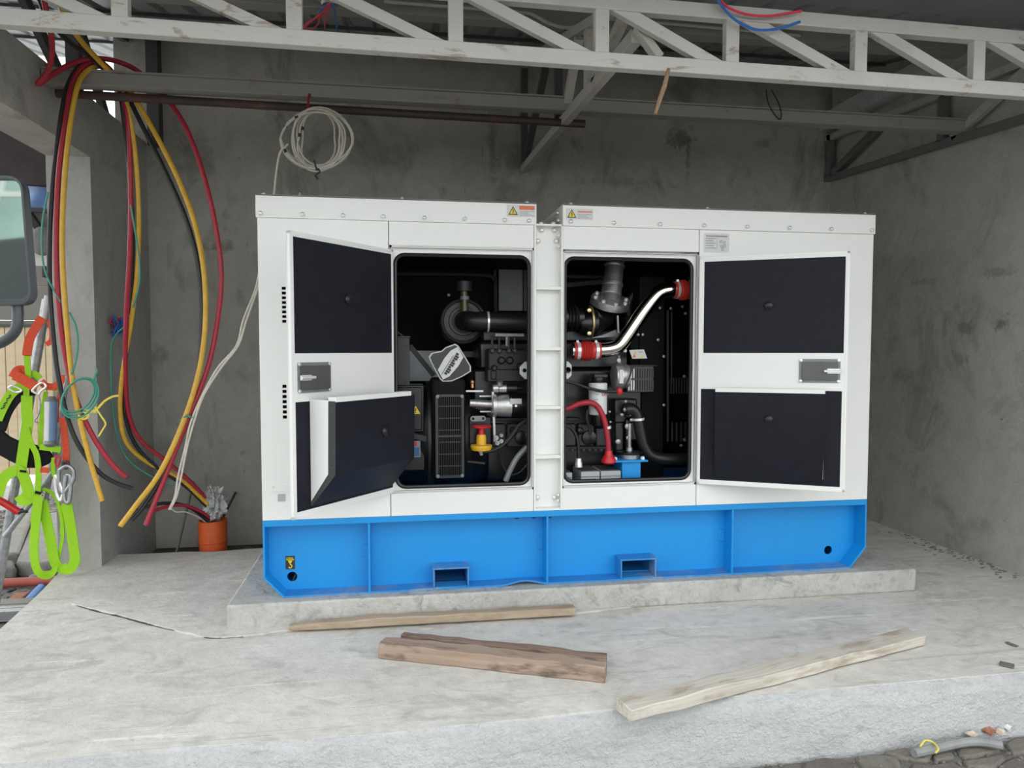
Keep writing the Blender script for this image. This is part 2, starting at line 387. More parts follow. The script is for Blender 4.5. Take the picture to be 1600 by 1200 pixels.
for y in (.80,1.44,2.03,2.7):
    MB().bar((-3,y,roofz(y)-.012),(4.5,y,roofz(y)-.012),.025,.02,(0,-RS,1)).build('lap_joint',M['steel_d'],ceil)

# ground outside
gr=MB().box((-14,-16,-.9),(14,16,-.36)).build('ground',M['ground'],kind='structure',label='dusty ground outside the slab')
m=MB().plate([(-1.3,-1.18),(4.7,-1.12),(6,-1.9),(6,-14),(-6,-14),(-2,-1.9)],[],-.5,-.265,M_).build('yard',M['ground'],gr)

# ------------------------------------------------------------------ pavers in the front right corner
rp=random.Random(11)
pv=[[(1252,1190),(1290,1181),(1325,1184),(1345,1206),(1250,1206)],[(1332,1182),(1368,1176),(1405,1180),(1412,1204),(1352,1206)],
 [(1376,1174),(1414,1168),(1462,1174),(1450,1190),(1412,1186)],[(1420,1190),(1452,1192),(1490,1186),(1510,1200),(1500,1210),(1420,1210)],
 [(1492,1170),(1508,1162),(1560,1160),(1566,1172),(1520,1182),(1498,1180)],[(1500,1186),(1522,1184),(1566,1176),(1574,1184),(1556,1200),(1512,1198)],
 [(1562,1188),(1580,1180),(1612,1178),(1620,1208),(1556,1208)],[(1568,1160),(1584,1150),(1615,1146),(1615,1174),(1582,1177)],
 [(1455,1178),(1488,1172),(1494,1182),(1460,1189)]]
for i,l in enumerate(pv):
    ps=[AZ(a,b,-.25) for a,b in l]; c=sum(ps,V())/len(ps)
    ps=[c+(p-c)*.95 for p in ps]
    MB().plate([(p.x,p.y) for p in ps],[],-.30,-.25+rp.uniform(-.008,.006),M_).build('paver',M['paver' if i%3 else 'paver2'],gr,bevel=.012)
m=MB()
for k in range(260):
    p=AZ(rp.uniform(1225,1600),1202,-.262); q=V((rp.uniform(2.0,3.7),rp.uniform(-1.42,-1.15),-.262+rp.uniform(0,.01)))
    m.sphere(q,rp.uniform(.004,.012),(1,rp.uniform(.7,1.3),.7),1)
m.build('gravel',M['stone_dark'],gr,kind='stuff',smooth=0)
gp=[AZ(a,b,-.225) for a,b in ((1428,1177),(1460,1170),(1500,1161),(1530,1159),(1566,1165))]
t_=MB().tube(spline(gp,5),.018,10).build('grey_conduit',M['pvcgrey'],label='short grey plastic conduit lying against the slab foot, front right',cat='pipe')
tie=MB().tube(spline([AZ(a,b,-.20) for a,b in ((1438,1166),(1446,1157),(1458,1160),(1466,1170),(1462,1176))],5),.004,6).build('tape_scrap',M['ribbon_y'],label='pale yellow wire scrap beside the grey conduit',cat='scrap')
def leaf(px,py,r,mt,lab):
    p=AZ(px,py,-.235); m=MB(); pts=[]
    for k in range(7):
        a=2*PI*k/7; pts.append(p+V((math.cos(a)*r*(1.3 if k%2 else .8),math.sin(a)*r*.7,.012*math.sin(k*2.3)+.012)))
    c=m.bm.verts.new(p+V((0,0,.03))); vs=[m.bm.verts.new(q) for q in pts]
    for k in range(7): m._f((c,vs[k],vs[(k+1)%7]))
    o=m.build('dry_leaf',mt,label=lab,cat='leaf'); so=o.modifiers.new('s','SOLIDIFY'); so.thickness=.003; return o
leaf(1545,1146,.035,M['leaf'],'curled reddish brown dry leaf at the slab foot, front right')
leaf(1562,1148,.028,M['leaf2'],'pale straw coloured dry leaf just right of the reddish one')
leaf(1574,1142,.018,M['paper'],'small whitish dry leaf furthest right at the slab foot')
leaf(1519,1152,.03,M['leaf2'],'dull brown dry leaf left of the reddish leaf, beside the conduit')

# ------------------------------------------------------------------ trusses
def member(m,p,q,wd,ht,up): m.bar(p,q,wd,ht,up)
TY=-.8
tr=empty('roof_truss',(1.7,TY,2.6),'near white painted steel truss spanning the whole bay in front','truss')
def tz(x): return 2.633-.007*x
MB().bar((-1.22,TY,tz(-1.2)),(4.54,TY,tz(4.5)),.05,.062,(0,0,1)).build('bottom_chord',M['truss'],tr,bevel=.004)
MB().bar((-1.22,TY,tz(-1.2)+.235),(4.54,TY,tz(4.5)+.235),.05,.060,(0,0,1)).build('top_chord',M['truss'],tr,bevel=.004)
vx=[-.93,-.325,.308,.938,1.547,2.124,2.727,3.316,3.92]
for x in vx:
    MB().box((x-.030,TY-.02,tz(x)+.028),(x+.030,TY+.02,tz(x)+.21)).build('vertical',M['truss'],tr,bevel=.003)
for a,b in zip(vx[:-1],vx[1:]):
    MB().plate([(a+.038,tz(a)+.208),(a+.155,tz(a)+.208),(b-.036,tz(b)+.030),(b-.150,tz(b)+.030)],[],TY-.016,TY+.018,XZ(0)).build('diagonal',M['truss'],tr,bevel=.003)
# truss running back to the rear wall, and its twin along the right wall
def long_truss(name,x,mt,lab,segs,th):
    e=empty(name,(x,.6,2.8),lab,'truss')
    for nm,p,q,wd,mm in segs:
        MB().bar((x,p[0],p[1]),(x,q[0],q[1]),th,wd,(0,0,1) if abs(p[0]-q[0])>.05 else (0,1,0)).build(nm,mm,e,bevel=.003)
    return e
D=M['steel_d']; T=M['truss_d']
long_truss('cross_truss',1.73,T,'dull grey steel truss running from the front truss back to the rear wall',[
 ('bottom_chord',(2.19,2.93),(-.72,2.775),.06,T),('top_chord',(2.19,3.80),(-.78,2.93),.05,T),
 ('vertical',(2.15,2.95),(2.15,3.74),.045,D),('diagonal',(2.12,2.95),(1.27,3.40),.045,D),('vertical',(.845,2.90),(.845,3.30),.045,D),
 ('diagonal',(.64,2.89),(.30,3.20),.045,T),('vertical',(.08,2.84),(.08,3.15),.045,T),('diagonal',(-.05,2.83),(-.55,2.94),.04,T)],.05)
MB().bar(AY(994,42,-.74),AY(1030,92,-.755),.035,.05,(0,-1,0)).build('end_brace',T,bpy.data.objects['cross_truss'],bevel=.003)
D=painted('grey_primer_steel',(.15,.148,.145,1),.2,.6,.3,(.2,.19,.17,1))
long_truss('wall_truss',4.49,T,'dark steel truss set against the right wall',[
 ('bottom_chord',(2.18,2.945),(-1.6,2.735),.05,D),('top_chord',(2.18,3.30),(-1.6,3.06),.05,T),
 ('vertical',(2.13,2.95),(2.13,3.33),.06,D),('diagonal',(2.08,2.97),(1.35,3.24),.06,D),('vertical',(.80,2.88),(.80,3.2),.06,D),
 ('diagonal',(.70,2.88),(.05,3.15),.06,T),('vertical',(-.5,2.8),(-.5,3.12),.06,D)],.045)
D=M['steel_d']
# left wall steel under the roof
lt=empty('eave_frame',(-1.3,1.8,3.02),'dark steel posts and braces on top of the left wall','frame')
MB().box((-1.20,2.10,2.98),(-1.11,2.19,roofz(2.1)-.01)).build('post',D,lt,bevel=.004)
MB().bar((-1.37,1.25,3.02),(-1.37,.62,3.44),.04,.07,(0,0,1)).build('brace',D,lt)
MB().bar((-1.37,1.83,3.02),(-1.37,1.35,3.6),.04,.07,(0,0,1)).build('brace',D,lt)
MB().box((-1.41,1.28,3.02),(-1.33,1.34,roofz(1.3)-.01)).build('post',D,lt)
MB().bar((-1.37,-.6,3.30-.16),(-1.37,2.19,roofz(2.19)-.05),.05,.06,(0,0,1)).build('top_rail',D,lt)
MB().box((-1.40,-.9,3.02),(-1.32,-.82,roofz(-.86)-.03)).build('post',D,lt)
# purlin beam hung across the bay
pb=empty('hanging_beam',(1.7,.6,2.87),'grey steel channel beam slung across the bay behind the front truss','beam')
MB().box((-1.235,.57,2.883),(4.54,.63,2.955)).build('channel',M['beam'],pb,bevel=.004)
MB().box((-1.235,.555,2.955),(4.54,.645,2.963)).build('flange',M['beam'],pb)
MB().box((-1.235,.63,2.885),(4.54,.66,2.893)).build('lip',M['beam'],pb)
MB().cyl((-1.2,.665,2.858),(1.86,.665,2.835),.024,None,12).build('red_oxide_rail',M['redpipe'],pb,label='rusty dark pipe under the left half of the beam')
pu=MB().box((-1.2,.50,3.36),(4.39,.60,roofz(.5)-.004)).build('roof_purlin',M['beam'],label='long grey purlin box directly under the roof sheets',cat='beam',bevel=.004)
cpts=[AR(600,2,-.05),AR(700,10,-.05),AR(815,19,-.05),AR(835,24,-.06),AR(860,37,-.10),AR(885,43,-.12),AR(915,39,-.11),AR(945,30,-.07),AR(965,30,-.05),AR(1060,38,-.05),AR(1160,47,-.05),AR(1250,55,-.05)]
MB().tube(spline(cpts,5),.011,8).build('conduit',M['lgrey'],label='thin pale conduit running under the roof beside the purlin',cat='pipe')
# stick caught on the truss
MB().tube([AY(1045,107,-.842),AY(1038,135,-.845),AY(1031,155,-.85),AY(1024,178,-.86)],[.009,.011,.010,.007],6).build('wood_stick',M['bamboo'],label='short broken brown stick hanging on the front truss',cat='stick',bevel=.002)
# junction box with wires
jb=empty('junction_box',AR(515,-4,-.12),'round grey junction box with loose red and blue wires under the roof','box')
jc=AR(515,-6,-.10)
MB().lathe(jc,(0,0,-1),[(-.08,.06),(0,.06),(.03,.055),(.035,.045),(.05,.04)],16).build('body',M['galv'],jb)
for mt,ps in (('pinkwire',((515,5),(512,20),(508,32),(507,44))),('pinkwire',((513,6),(500,22),(484,35),(474,46),(480,47),(495,40),(500,25))),('bluewire',((510,8),(500,15),(497,20))),('pinkwire',((516,6),(503,26),(490,30),(474,40))),('bluewire',((521,8),(525,30),(526,44),(527,52)))):
    MB().tube(spline([AR(a,b,-.17) for a,b in ps],5),.005,6).build('wire',M[mt],jb)
for mt,ps,lab in (('pinkwire',((1122,-6),(1135,10),(1165,22),(1200,25),(1230,21),(1252,17)),'pink red wire hanging in front of the truss top chord'),('bluewire',((1118,-6),(1130,12),(1150,32),(1180,46),(1215,45),(1250,34)),'blue wire pair hanging in front of the truss beside the pink wire')):
    MB().tube(spline([AY(a,b,-.86) for a,b in ps],5),.006,6).build('loose_wire',M[mt],label=lab,cat='wire',group='loose wires on the truss')
tw=empty('hanging_wire',AY(1205,150,.55),'thin dark wire dangling over the right half of the beam','wire')
for ps in (((1197,140),(1200,160),(1210,178),(1218,187)),((1205,140),(1216,160),(1221,178),(1219,187))):
    MB().tube(spline([AY(a,b,.55) for a,b in ps],5),.004,6).build('strand',M['cab_black'],tw)

# ------------------------------------------------------------------ generator set
gs=empty('generator_set',(1.7,.57,.132),'large white cased diesel generator on a blue base frame with two open doors','generator')
GD=1.15; BZ=.132; BT=.54
# base frame
bf=MB().plate([(0.008,BT-.03),(0.008,.237),(.105,.14),(3.295,.14),(3.392,.25),(3.392,BT-.03)],
  [circ(.128,.212,.026,20),circ(3.224,.218,.026,20),rect(.877,.148,1.052,.235),rect(1.913,.152,2.103,.243)],.100,.110,XZ(0)).build('base_frame',M['blue'],gs)
MB().plate([(0.008,BT-.03),(0.008,.237),(.105,.14),(3.295,.14),(3.392,.25),(3.392,BT-.03)],
  [circ(.128,.212,.026,20),circ(3.224,.218,.026,20),rect(.877,.148,1.052,.235),rect(1.913,.152,2.103,.243)],GD-.11,GD-.10,XZ(0)).build('rear_web',M['blue'],bf)
MB().box((0,0,BT-.034),(3.4,.115,BT)).box((0,GD-.075,BT-.034),(3.4,GD,BT)).build('top_flange',M['blue'],bf,bevel=.004)
m=MB(); R=[]                                            # front bottom flange, bent upwards left of the middle stiffener
for i in range(81):
    x=.10+3.2*i/80; dz=-.006*math.exp(-((x-1.12)/.09)**2)+.024*math.exp(-((x-1.36)/.085)**2)-.004*math.exp(-((x-1.5)/.05)**2)+.003*math.sin(x*9)*math.exp(-((x-1.0)/.5)**2)
    dz=max(dz,-.0+ .0) if dz<0 else dz
    R.append([m.bm.verts.new((x,y,z)) for y,z in ((0,BZ+dz),(.112,BZ),(.112,BZ+.010),(0,BZ+.010+dz))])
for i in range(80):
    for k in range(4): m._f((R[i][k],R[i][(k+1)%4],R[i+1][(k+1)%4],R[i+1][k]))
m._f(R[0][::-1]); m._f(R[-1]); m.build('bottom_flange',M['blue_scuff'],bf)
MB().plate([(.100,BZ),(3.30,BZ),(3.30,BZ+.010),(.100,BZ+.010)],[],GD-.075,GD,XZ(0)).build('bottom_flange',M['blue_scuff'],bf,bevel=.002)
for x0,x1,xe in ((0,.010,.1),(3.390,3.4,3.3)):
    zc=.237 if x0<1 else .252; m=MB()
    m.box((x0,0,zc),(x1,GD,BT-.03))
    m.bar((x0+.005,GD/2,zc+.003),(xe,GD/2,BZ+.005),GD,.010,(0,0,1))
    m.build('end_plate',M['blue'],bf,bevel=.002)
for x in (.535,1.490,2.566):
    MB().box((x-.006,.002,BZ+.008),(x+.006,.102,BT-.03)).build('stiffener',M['blue'],bf,bevel=.002)
    MB().box((x-.040,.094,.30),(x-.004,.102,.37)).build('weld_tab',M['blue'],bf,bevel=.01)
for x0,x1 in ((.869,1.060),(1.905,2.111)):
    m=MB(); m.box((x0,-.004,BZ+.008),(x0+.008,.9,.245)); m.box((x1-.008,-.004,BZ+.008),(x1,.9,.245)); m.box((x0-.004,-.006,.243),(x1+.004,.9,.252)); m.box((x0+.01,.0,BZ+.011),(x1-.01,.9,BZ+.016))
    m.build('fork_pocket',M['blue_scuff'],bf,bevel=.003)
for x in (1.335,1.43,1.52): MB().lathe((x,.101,.492),(0,-1,0),[(0,.016),(.008,.016),(.012,.010)],10).build('bolt',M['dgrey'],bf)
# hook decal
hz=[AY(446,869,.099),AY(461,889,.099)]; hx0,hx1,hz1,hz0=hz[0].x,hz[1].x,hz[0].z,hz[1].z
m=MB(); m.mat(0).box((hx0,.098,hz0),(hx1,.101,hz1)); m.mat(1)
mx=(hx0+hx1)/2; W=hx1-hx0; H=hz1-hz0
m.box((hx0+.08*W,.0965,hz1-.30*H),(hx1-.08*W,.098,hz1-.24*H))
m.plate([(mx-.25*W,hz1-.34*H),(mx-.12*W,hz1-.52*H),(mx+.12*W,hz1-.52*H),(mx+.25*W,hz1-.34*H)],[],.0965,.098,XZ(0))
hk=[(mx,hz1-.5*H),(mx,hz1-.62*H),(mx+.14*W,hz1-.70*H),(mx+.15*W,hz1-.82*H),(mx,hz1-.90*H),(mx-.18*W,hz1-.82*H)]
hs=spline([(a,.097,b) for a,b in hk],4); m.tube(hs,.0032,6)
m.mat(1).box((hx0+.25*W,.0965,hz1-.18*H),(hx1-.2*W,.098,hz1-.12*H))
m.plate([(hx0+.08*W,hz1-.19*H),(hx0+.2*W,hz1-.19*H),(hx0+.14*W,hz1-.08*H)],[],.0965,.098,XZ(0))
m.build('hook_decal',[M['ink'],M['yelp']],bf,label='black and yellow lifting hook decal')
# case panels
Wm=M['white']; CT=2.078
def slots(x0,x1,za,zb,n):
    h=(zb-za)/n; return [rect(x0,za+i*h+.006,x1,za+(i+1)*h-.004) for i in range(n)]
s1=AY(440,447,0),AY(446,506,0); s2=AY(441,600,0),AY(447,656,0)
lp=MB().plate(rect(0,BT,.6475,CT),slots(s1[0].x,s1[1].x+.004,s1[1].z,s1[0].z,8)+slots(s2[0].x,s2[1].x+.004,s2[1].z,s2[0].z,7),0,.012,XZ(0)).build('corner_panel',Wm,gs,bevel=.0025)
h=AY(434,694,0),AY(470,765,0)
MB().box((h[0].x,-.003,h[1].z),(h[1].x,0,h[0].z)).build('access_hatch',Wm,lp,bevel=.001)
MB().box((h[0].x-.035,-.004,h[1].z-.008),(h[1].x,0,h[1].z+.03)).build('hatch_rail',Wm,lp,bevel=.001)
a=AY(427,761,0); MB().lathe((a.x,0,a.z),(0,-1,0),[(0,.008),(.006,.007)],10).build('bolt',M['bolt'],lp)
a=AY(434,772,0),AY(446,783,0); MB().box((a[0].x,-.003,a[1].z),(a[1].x,0,a[0].z)).build('hatch_label',M['lgrey'],lp)
dl=MB().plate(rect(.6505,BT,1.411,CT),[rect(.664,.672,1.404,1.945)],0,.012,XZ(0)).build('door_surround',Wm,gs,bevel=.0025)
OL=(.680,.687,1.391,1.912); OR=(1.588,.690,2.312,1.912)
MB().plate(rect(.652,.66,1.41,1.957),[rrect(*OL,.05)],.026,.034,XZ(0)).build('rebate',Wm,dl)
MB().box((.652,.0,.660),(.664,.034,1.957)).box((1.404,.0,.66),(1.411,.034,1.957)).box((.652,0,1.945),(1.411,.034,1.957)).box((.652,0,.660),(1.411,.034,.672)).build('rebate_edge',Wm,dl)
dr=MB().plate(rect(1.571,BT,2.3405,CT),[rect(1.579,.672,2.330,1.940)],0,.012,XZ(0)).build('door_surround',Wm,gs,bevel=.0025)
MB().plate(rect(1.572,.66,2.34,1.955),[rrect(*OR,.05)],.026,.034,XZ(0)).build('rebate',Wm,dr)
MB().box((1.571,0,.66),(1.579,.034,1.955)).box((2.330,0,.66),(2.34,.034,1.955)).box((1.571,0,1.940),(2.34,.034,1.955)).box((1.571,0,.66),(2.34,.034,.672)).build('rebate_edge',Wm,dr)
for O,par in ((OL,dl),(OR,dr)):
    l=rrect(*O,.05,5); l=l+[l[0],l[1]]
    MB().tube([(a,.030,b) for a,b in l],.0115,8,False).build('door_seal',M['rubber'],par)
rpn=MB().plate(rect(2.3435,BT,3.4,CT),[],0,.012,XZ(0)).build('corner_panel',Wm,gs,bevel=.0025)
m=MB().box((0,.012,BT),(.012,GD,CT)).build('end_panel',Wm,gs,bevel=.002)
MB().box((3.388,.012,BT),(3.4,GD,CT)).build('end_panel',Wm,gs,bevel=.002)
MB().box((0.012,GD-.012,BT),(3.388,GD,CT)).build('rear_panel',Wm,gs)
# black foam lining
m=MB(); m.box((.013,.034,BT+.02),(.03,GD-.012,CT-.05)); m.box((3.37,.034,BT+.02),(3.387,GD-.012,CT-.05)); m.box((.03,GD-.04,BT+.02),(3.37,GD-.013,CT-.05))
m.box((.03,.062,1.96),(3.37,GD-.04,2.0)); m.box((.03,.036,BT+.02),(.66,.05,1.96)); m.box((2.335,.036,BT+.02),(3.37,.05,1.96)); m.box((.66,.036,1.925),(1.408,.05,1.99)); m.box((1.576,.036,1.925),(2.335,.05,1.99))
m.box((1.405,.055,BT),(1.58,.075,1.96))
m.build('foam_lining',M['lining'],gs)
MB().box((.02,.02,BT-.02),(3.38,GD-.02,BT+.012)).build('tank_floor',M['blue'],gs)
# roof caps
def cap(x0,x1,lab):
    m=MB()
    m.box((x0,-.007,CT),(x1,.003,2.194)); m.box((x0,GD-.003,CT),(x1,GD+.007,2.194)); m.box((x0,-.007,2.184),(x1,GD+.007,2.194))
    m.box((x0,0,CT),(x0+.01,GD,2.19)); m.box((x1-.01,0,CT),(x1,GD,2.19))
    return m.build('roof_cap',Wm,gs,bevel=.003)
cl=cap(-.006,1.425,''); cr=cap(1.568,3.406,'')
def bolt(x,y,z,par,d=(0,-1,0),r=.0115): MB().lathe((x,y,z),d,[(0,r*.8),(.003,r),(.008,r),(.013,r*.75),(.016,r*.3)],14).build('bolt',M['bolt'],par)
for x in (.02,.222,.421,.623,.833,1.043,1.253,1.383): bolt(x,-.007,2.098,cl)
for x in (1.61,1.848,2.109,2.364,2.617,2.871,3.126,3.378): bolt(x,-.007,2.100,cr)
for x in (.03,.72,1.38): bolt(x,.03,2.194,cl,(0,0,1))
for x in (1.62,2.40,3.36): bolt(x,.03,2.194,cr,(0,0,1))
for y,z in ((.10,2.165),(.08,2.12)): bolt(1.568,y,z,cr,(-1,0,0),.012)
MB().box((1.425,.22,2.07),(1.568,.24,2.135)).box((1.425,.08,2.05),(1.568,.9,2.06)).build('roof_bridge',M['shed_beige'],gs)
# warning labels
def tri(m,x,z,w,y,mi_o=2,mi_i=1):
    m.mat(mi_o).plate([(x-w/2,z),(x+w/2,z),(x,z+w*.88)],[],y-.0010,y,XZ(0))
    k=.72; m.mat(mi_i).plate([(x-w/2*k,z+w*.09),(x+w/2*k,z+w*.09),(x,z+w*.09+w*.88*k)],[],y-.0018,y-.0008,XZ(0))
    m.mat(mi_o).box((x-w*.05,y-.0026,z+w*.28),(x+w*.05,y-.0016,z+w*.56)); m.box((x-w*.05,y-.0026,z+w*.16),(x+w*.05,y-.0016,z+w*.24))
def wlabel(x0,x1,z0,z1,par,torn=False):
    y=-.0085; m=MB(); m.mat(0).box((x0,y,z0),(x1,-.007,z1)); W=x1-x0; H=z1-z0
    m.mat(4).box((x0+.01*W,y-.0006,z0+.02*H),(x0+.40*W,y,z1-.02*H)); tri(m,x0+.21*W,z0+.14*H,.34*W,y-.0006)
    m.mat(3); m.box((x0+.43*W,y-.0006,z1-(.40 if not torn else .34)*H),(x1-.03*W,y,z1-(.06 if not torn else .22)*H))
    m.mat(5)
    for i in range(4): m.box((x0+.44*W,y-.0006,z0+(.10+.115*i)*H),(x1-(.05+.1*((i*7)%3))*W,y,z0+(.135+.115*i)*H))
    return m.build('warning_label',[M['sticker'],M['yelp'],M['ink'],M['orangep'],M['sticker'],M['inkg']],par,label='silver label with yellow warning triangle and orange band' if not torn else 'silver warning label with its orange band half torn away')
wlabel(1.266,1.418,2.118,2.180,cl); wlabel(1.585,1.733,2.113,2.170,cr,True)
x0,x1,z0,z1=2.368,2.517,1.955,2.060
m=MB(); m.mat(0).plate(rrect(x0,z0,x1,z1,.008,3),[],-.0015,0,XZ(0)); m.mat(1)
m.box((x0+.012,-.0022,z1-.020),(x1-.012,-.0015,z1-.012))
for i in range(5): m.box((x0+.010,-.0022,z0+.022+.013*i),(x0+.068-.012*(i%2),-.0015,z0+.026+.013*i))
m.box((x0+.075,-.0022,z0+.015),(x0+.0765,-.0015,z1-.03))
for a in ((.10,.06),(.12,.055),(.105,.035),(.122,.036),(.11,.018)): m.plate(circ(x0+a[0],z0+a[1],.009,8),[circ(x0+a[0],z0+a[1],.005,8)],-.0022,-.0015,XZ(0))
m.build('notice_label',[M['sticker'],M['inkg']],rpn,label='white notice label with grey text lines and a small diagram')
# centre post
po=MB().box((1.424,.050,.541),(1.560,.058,2.082)).build('centre_post',Wm,gs)
MB().box((1.412,-.004,.541),(1.424,.058,2.085)).box((1.560,-.004,.541),(1.572,.058,2.085)).box((1.412,-.004,2.076),(1.572,.06,2.086)).box((1.412,-.002,.541),(1.572,.06,.553)).build('post_flange',Wm,po,bevel=.002)
for z in (1.746,1.421,1.103,.834): MB().box((1.424,-.001,z-.009),(1.560,.052,z+.009)).build('rung',Wm,po,bevel=.002)
for a,b in ((846,360),(866,360),(838,377),(869,377),(838,777),(866,777)):
    p=AY(a,b,.05); bolt(p.x if 1.44<p.x<1.55 else (1.442 if p.x<1.5 else 1.545),.05,p.z,po,(0,-1,0),.014)
for x in (1.455,1.52): bolt(x,.02,2.086,po,(0,0,1),.013)
for z in (2.03,1.97,.62,.59): bolt(1.558,.018,z,po,(-1,0,0),.010)

# doors: local frame u along the door from hinge, v = inner face normal side (towards camera), z up
def door(hx,ang,width,z0,z1,flip,pads,latch_u,pocket):
    # ang: direction of the door leaf from the hinge in plan
    du=V((math.cos(ang),math.sin(ang),0)); dn=V((du.y,-du.x,0))          # normal
    if dn.dot(V((.7,-3.7,0))-V((hx,0,0)))<0: dn=-dn
    Mx=Matrix(((du.x,0,dn.x,hx),(du.y,0,dn.y,-.012),(0,1,0,0),(0,0,0,1)))  # local (u,z,n)
    d=MB().plate(rect(0,z0,width,z1),[],-.022,-.016,Mx).build('door',Wm,gs,bevel=.001)
    m=MB()
    for a,b,c,e in ((0,z0,.014,z1),(width-.014,z0,width,z1),(0,z0,width,z0+.014),(0,z1-.014,width,z1)):
        m.plate(rect(a,b,c,e),[],-.020,0,Mx)
    m.plate(rect(.012,z0+.012,width-.012,z1-.012),[rect(p[0],p[1],p[2],p[3]) for p in pads],-.006,-.001,Mx)
    m.build('door_frame',Wm,d,bevel=.0012)
    for p in pads:
        m=MB(); nx,nz=14,12; k=p[4]; vs=[]
        for i in range(nx+1):
            for j in range(nz+1):
                u=p[0]+(p[2]-p[0])*i/nx; z=p[1]+(p[3]-p[1])*j/nz
                hgt=.003
                if k: hgt-=.006*math.exp(-(((u-k[0])**2+(z-k[1])**2)/.0012))
                vs.append(m.bm.verts.new(Mx@V((u,z,hgt-.004))))
        for i in range(nx):
            for j in range(nz): m._f((vs[i*(nz+1)+j],vs[(i+1)*(nz+1)+j],vs[(i+1)*(nz+1)+j+1],vs[i*(nz+1)+j+1]))
        m.build('foam_pad',M['foam'],d)
        if k: MB().lathe(Mx@V((k[0],k[1],-.004)),dn,[(0,.024),(.009,.023),(.015,.016),(.018,.005)],18).build('foam_button',M['rubber'],d)
    # paddle latch
    lu,lz,lw,lh=latch_u
    m=MB(); m.mat(0).plate(rrect(lu-lw/2,lz-lh/2,lu+lw/2,lz+lh/2,.008,3),[],-.002,.004,Mx)
    m.mat(1).plate(rrect(lu-lw/2+.014,lz-lh/2+.014,lu+lw/2-.012,lz+lh/2-.014,.006,3),[],.004,.014,Mx)
    s=1 if flip else 1
    eu=lu+lw/2-.03
    m.mat(2).plate(rrect(eu-.035,lz-.012,eu+.028,lz+.012,.004,2),[],.014,.022,Mx); m.cyl(Mx@V((eu-.05,lz,.026)),Mx@V((eu+.03,lz,.026)),.007,None,10)
    for su in (-1,1):
        for sz in (-1,1): m.lathe(Mx@V((lu+su*(lw/2-.008),lz+sz*(lh/2-.008),.003)),dn,[(0,.008),(.004,.008),(.005,.004)],10)
    m.build('paddle_latch',[M['mgrey'],M['latch'],M['bolt']],d)
    return d,Mx,dn
zL0,zL1=.668,1.930
angL=math.atan2(-.555,.232-.676)
dL,ML,nL=door(.672,angL,.694,zL0,zL1,False,[(.016,1.400,.672,1.906,(.335,1.655)),(.016,.698,.672,1.185,None)],(.560,1.292,.20,.135),None)
angR=math.atan2(-.35,3.005-2.335)
dR,MR,nR=door(2.340,angR,.755,zL0-.002,zL1-.003,True,[(.026,1.398,.734,1.899,(.36,1.652)),(.016,.692,.730,1.198,None)],(.620,1.304,.20,.125),None)
# sloping document pockets on both doors: a folded foam faced tray, deep at the top
def pocket(d,Mx,dn,u0,u1,z0,z1,zk,dep,btn,openside):
    m=MB()
    prof=[(z1,.004),(z1,dep),(zk,dep*.96),(z0,.006)]
    front=[]
    for u in (u0,u1): front.append([m.bm.verts.new(Mx@V((u,z,n))) for z,n in prof[1:]])
    back=[]
    for u in (u0,u1): back.append([m.bm.verts.new(Mx@V((u,z,n-(.042 if openside else .024)))) for z,n in prof[1:]])
    m.mat(0)
    for i in range(2): m._f((front[0][i],front[1][i],front[1][i+1],front[0][i+1]))
    m.mat(1)
    for i in range(2):
        for q in (0,1): m._f((front[q][i],front[q][i+1],back[q][i+1],back[q][i]))
    m._f((front[0][2],front[1][2],back[1][2],back[0][2]))
    m.mat(0)
    for i in range(2): m._f((back[0][i],back[1][i],back[1][i+1],back[0][i+1]))
    m._f((front[0][0],front[1][0],back[1][0],back[0][0]))
    pk=m.build('pocket',[M['foam'],M['foam_edge']],d,smooth=20)
    # white steel side cheeks and rim
    m=MB()
    for u in (u0-.002,u1+.0005):
        g_=.042 if openside else .024
        if not openside and u<u0: continue
        a=[(z1+.004,.002),(z1+.004,dep-g_),(zk,dep*.96-g_),(z0+.02,.002)]
        A=[m.bm.verts.new(Mx@V((u,z,n))) for z,n in a]; B=[m.bm.verts.new(Mx@V((u+.0018,z,n))) for z,n in a]
        m._f(A); m._f(B)
        for i in range(4): m._f((A[i],A[(i+1)%4],B[(i+1)%4],B[i]))
    m.plate(rect(u0+.03 if openside else u0,z1-.004,u1-.0 ,z1+.018),[],dep-g_-.002,dep+.002,Mx)
    m.build('pocket_frame',Wm,d,bevel=.001)
    MB().lathe(Mx@V((btn[0],btn[1],dep-.002)),dn,[(0,.024),(.006,.023),(.013,.016),(.016,.005)],18).build('foam_button',M['rubber'],d)
pocket(dL,ML,nL,.030,.590,.712,1.190,.865,.156,(.26,1.025),True)
pocket(dR,MR,nR,.095,.645,.706,1.190,.86,.055,(.37,1.045),False)

# ------------------------------------------------------------------ inside the case: engine, alternator, radiator
BK=M['black']; Y1=.30
def pt(l,y): return [AY(a,b,y) for a,b in l]
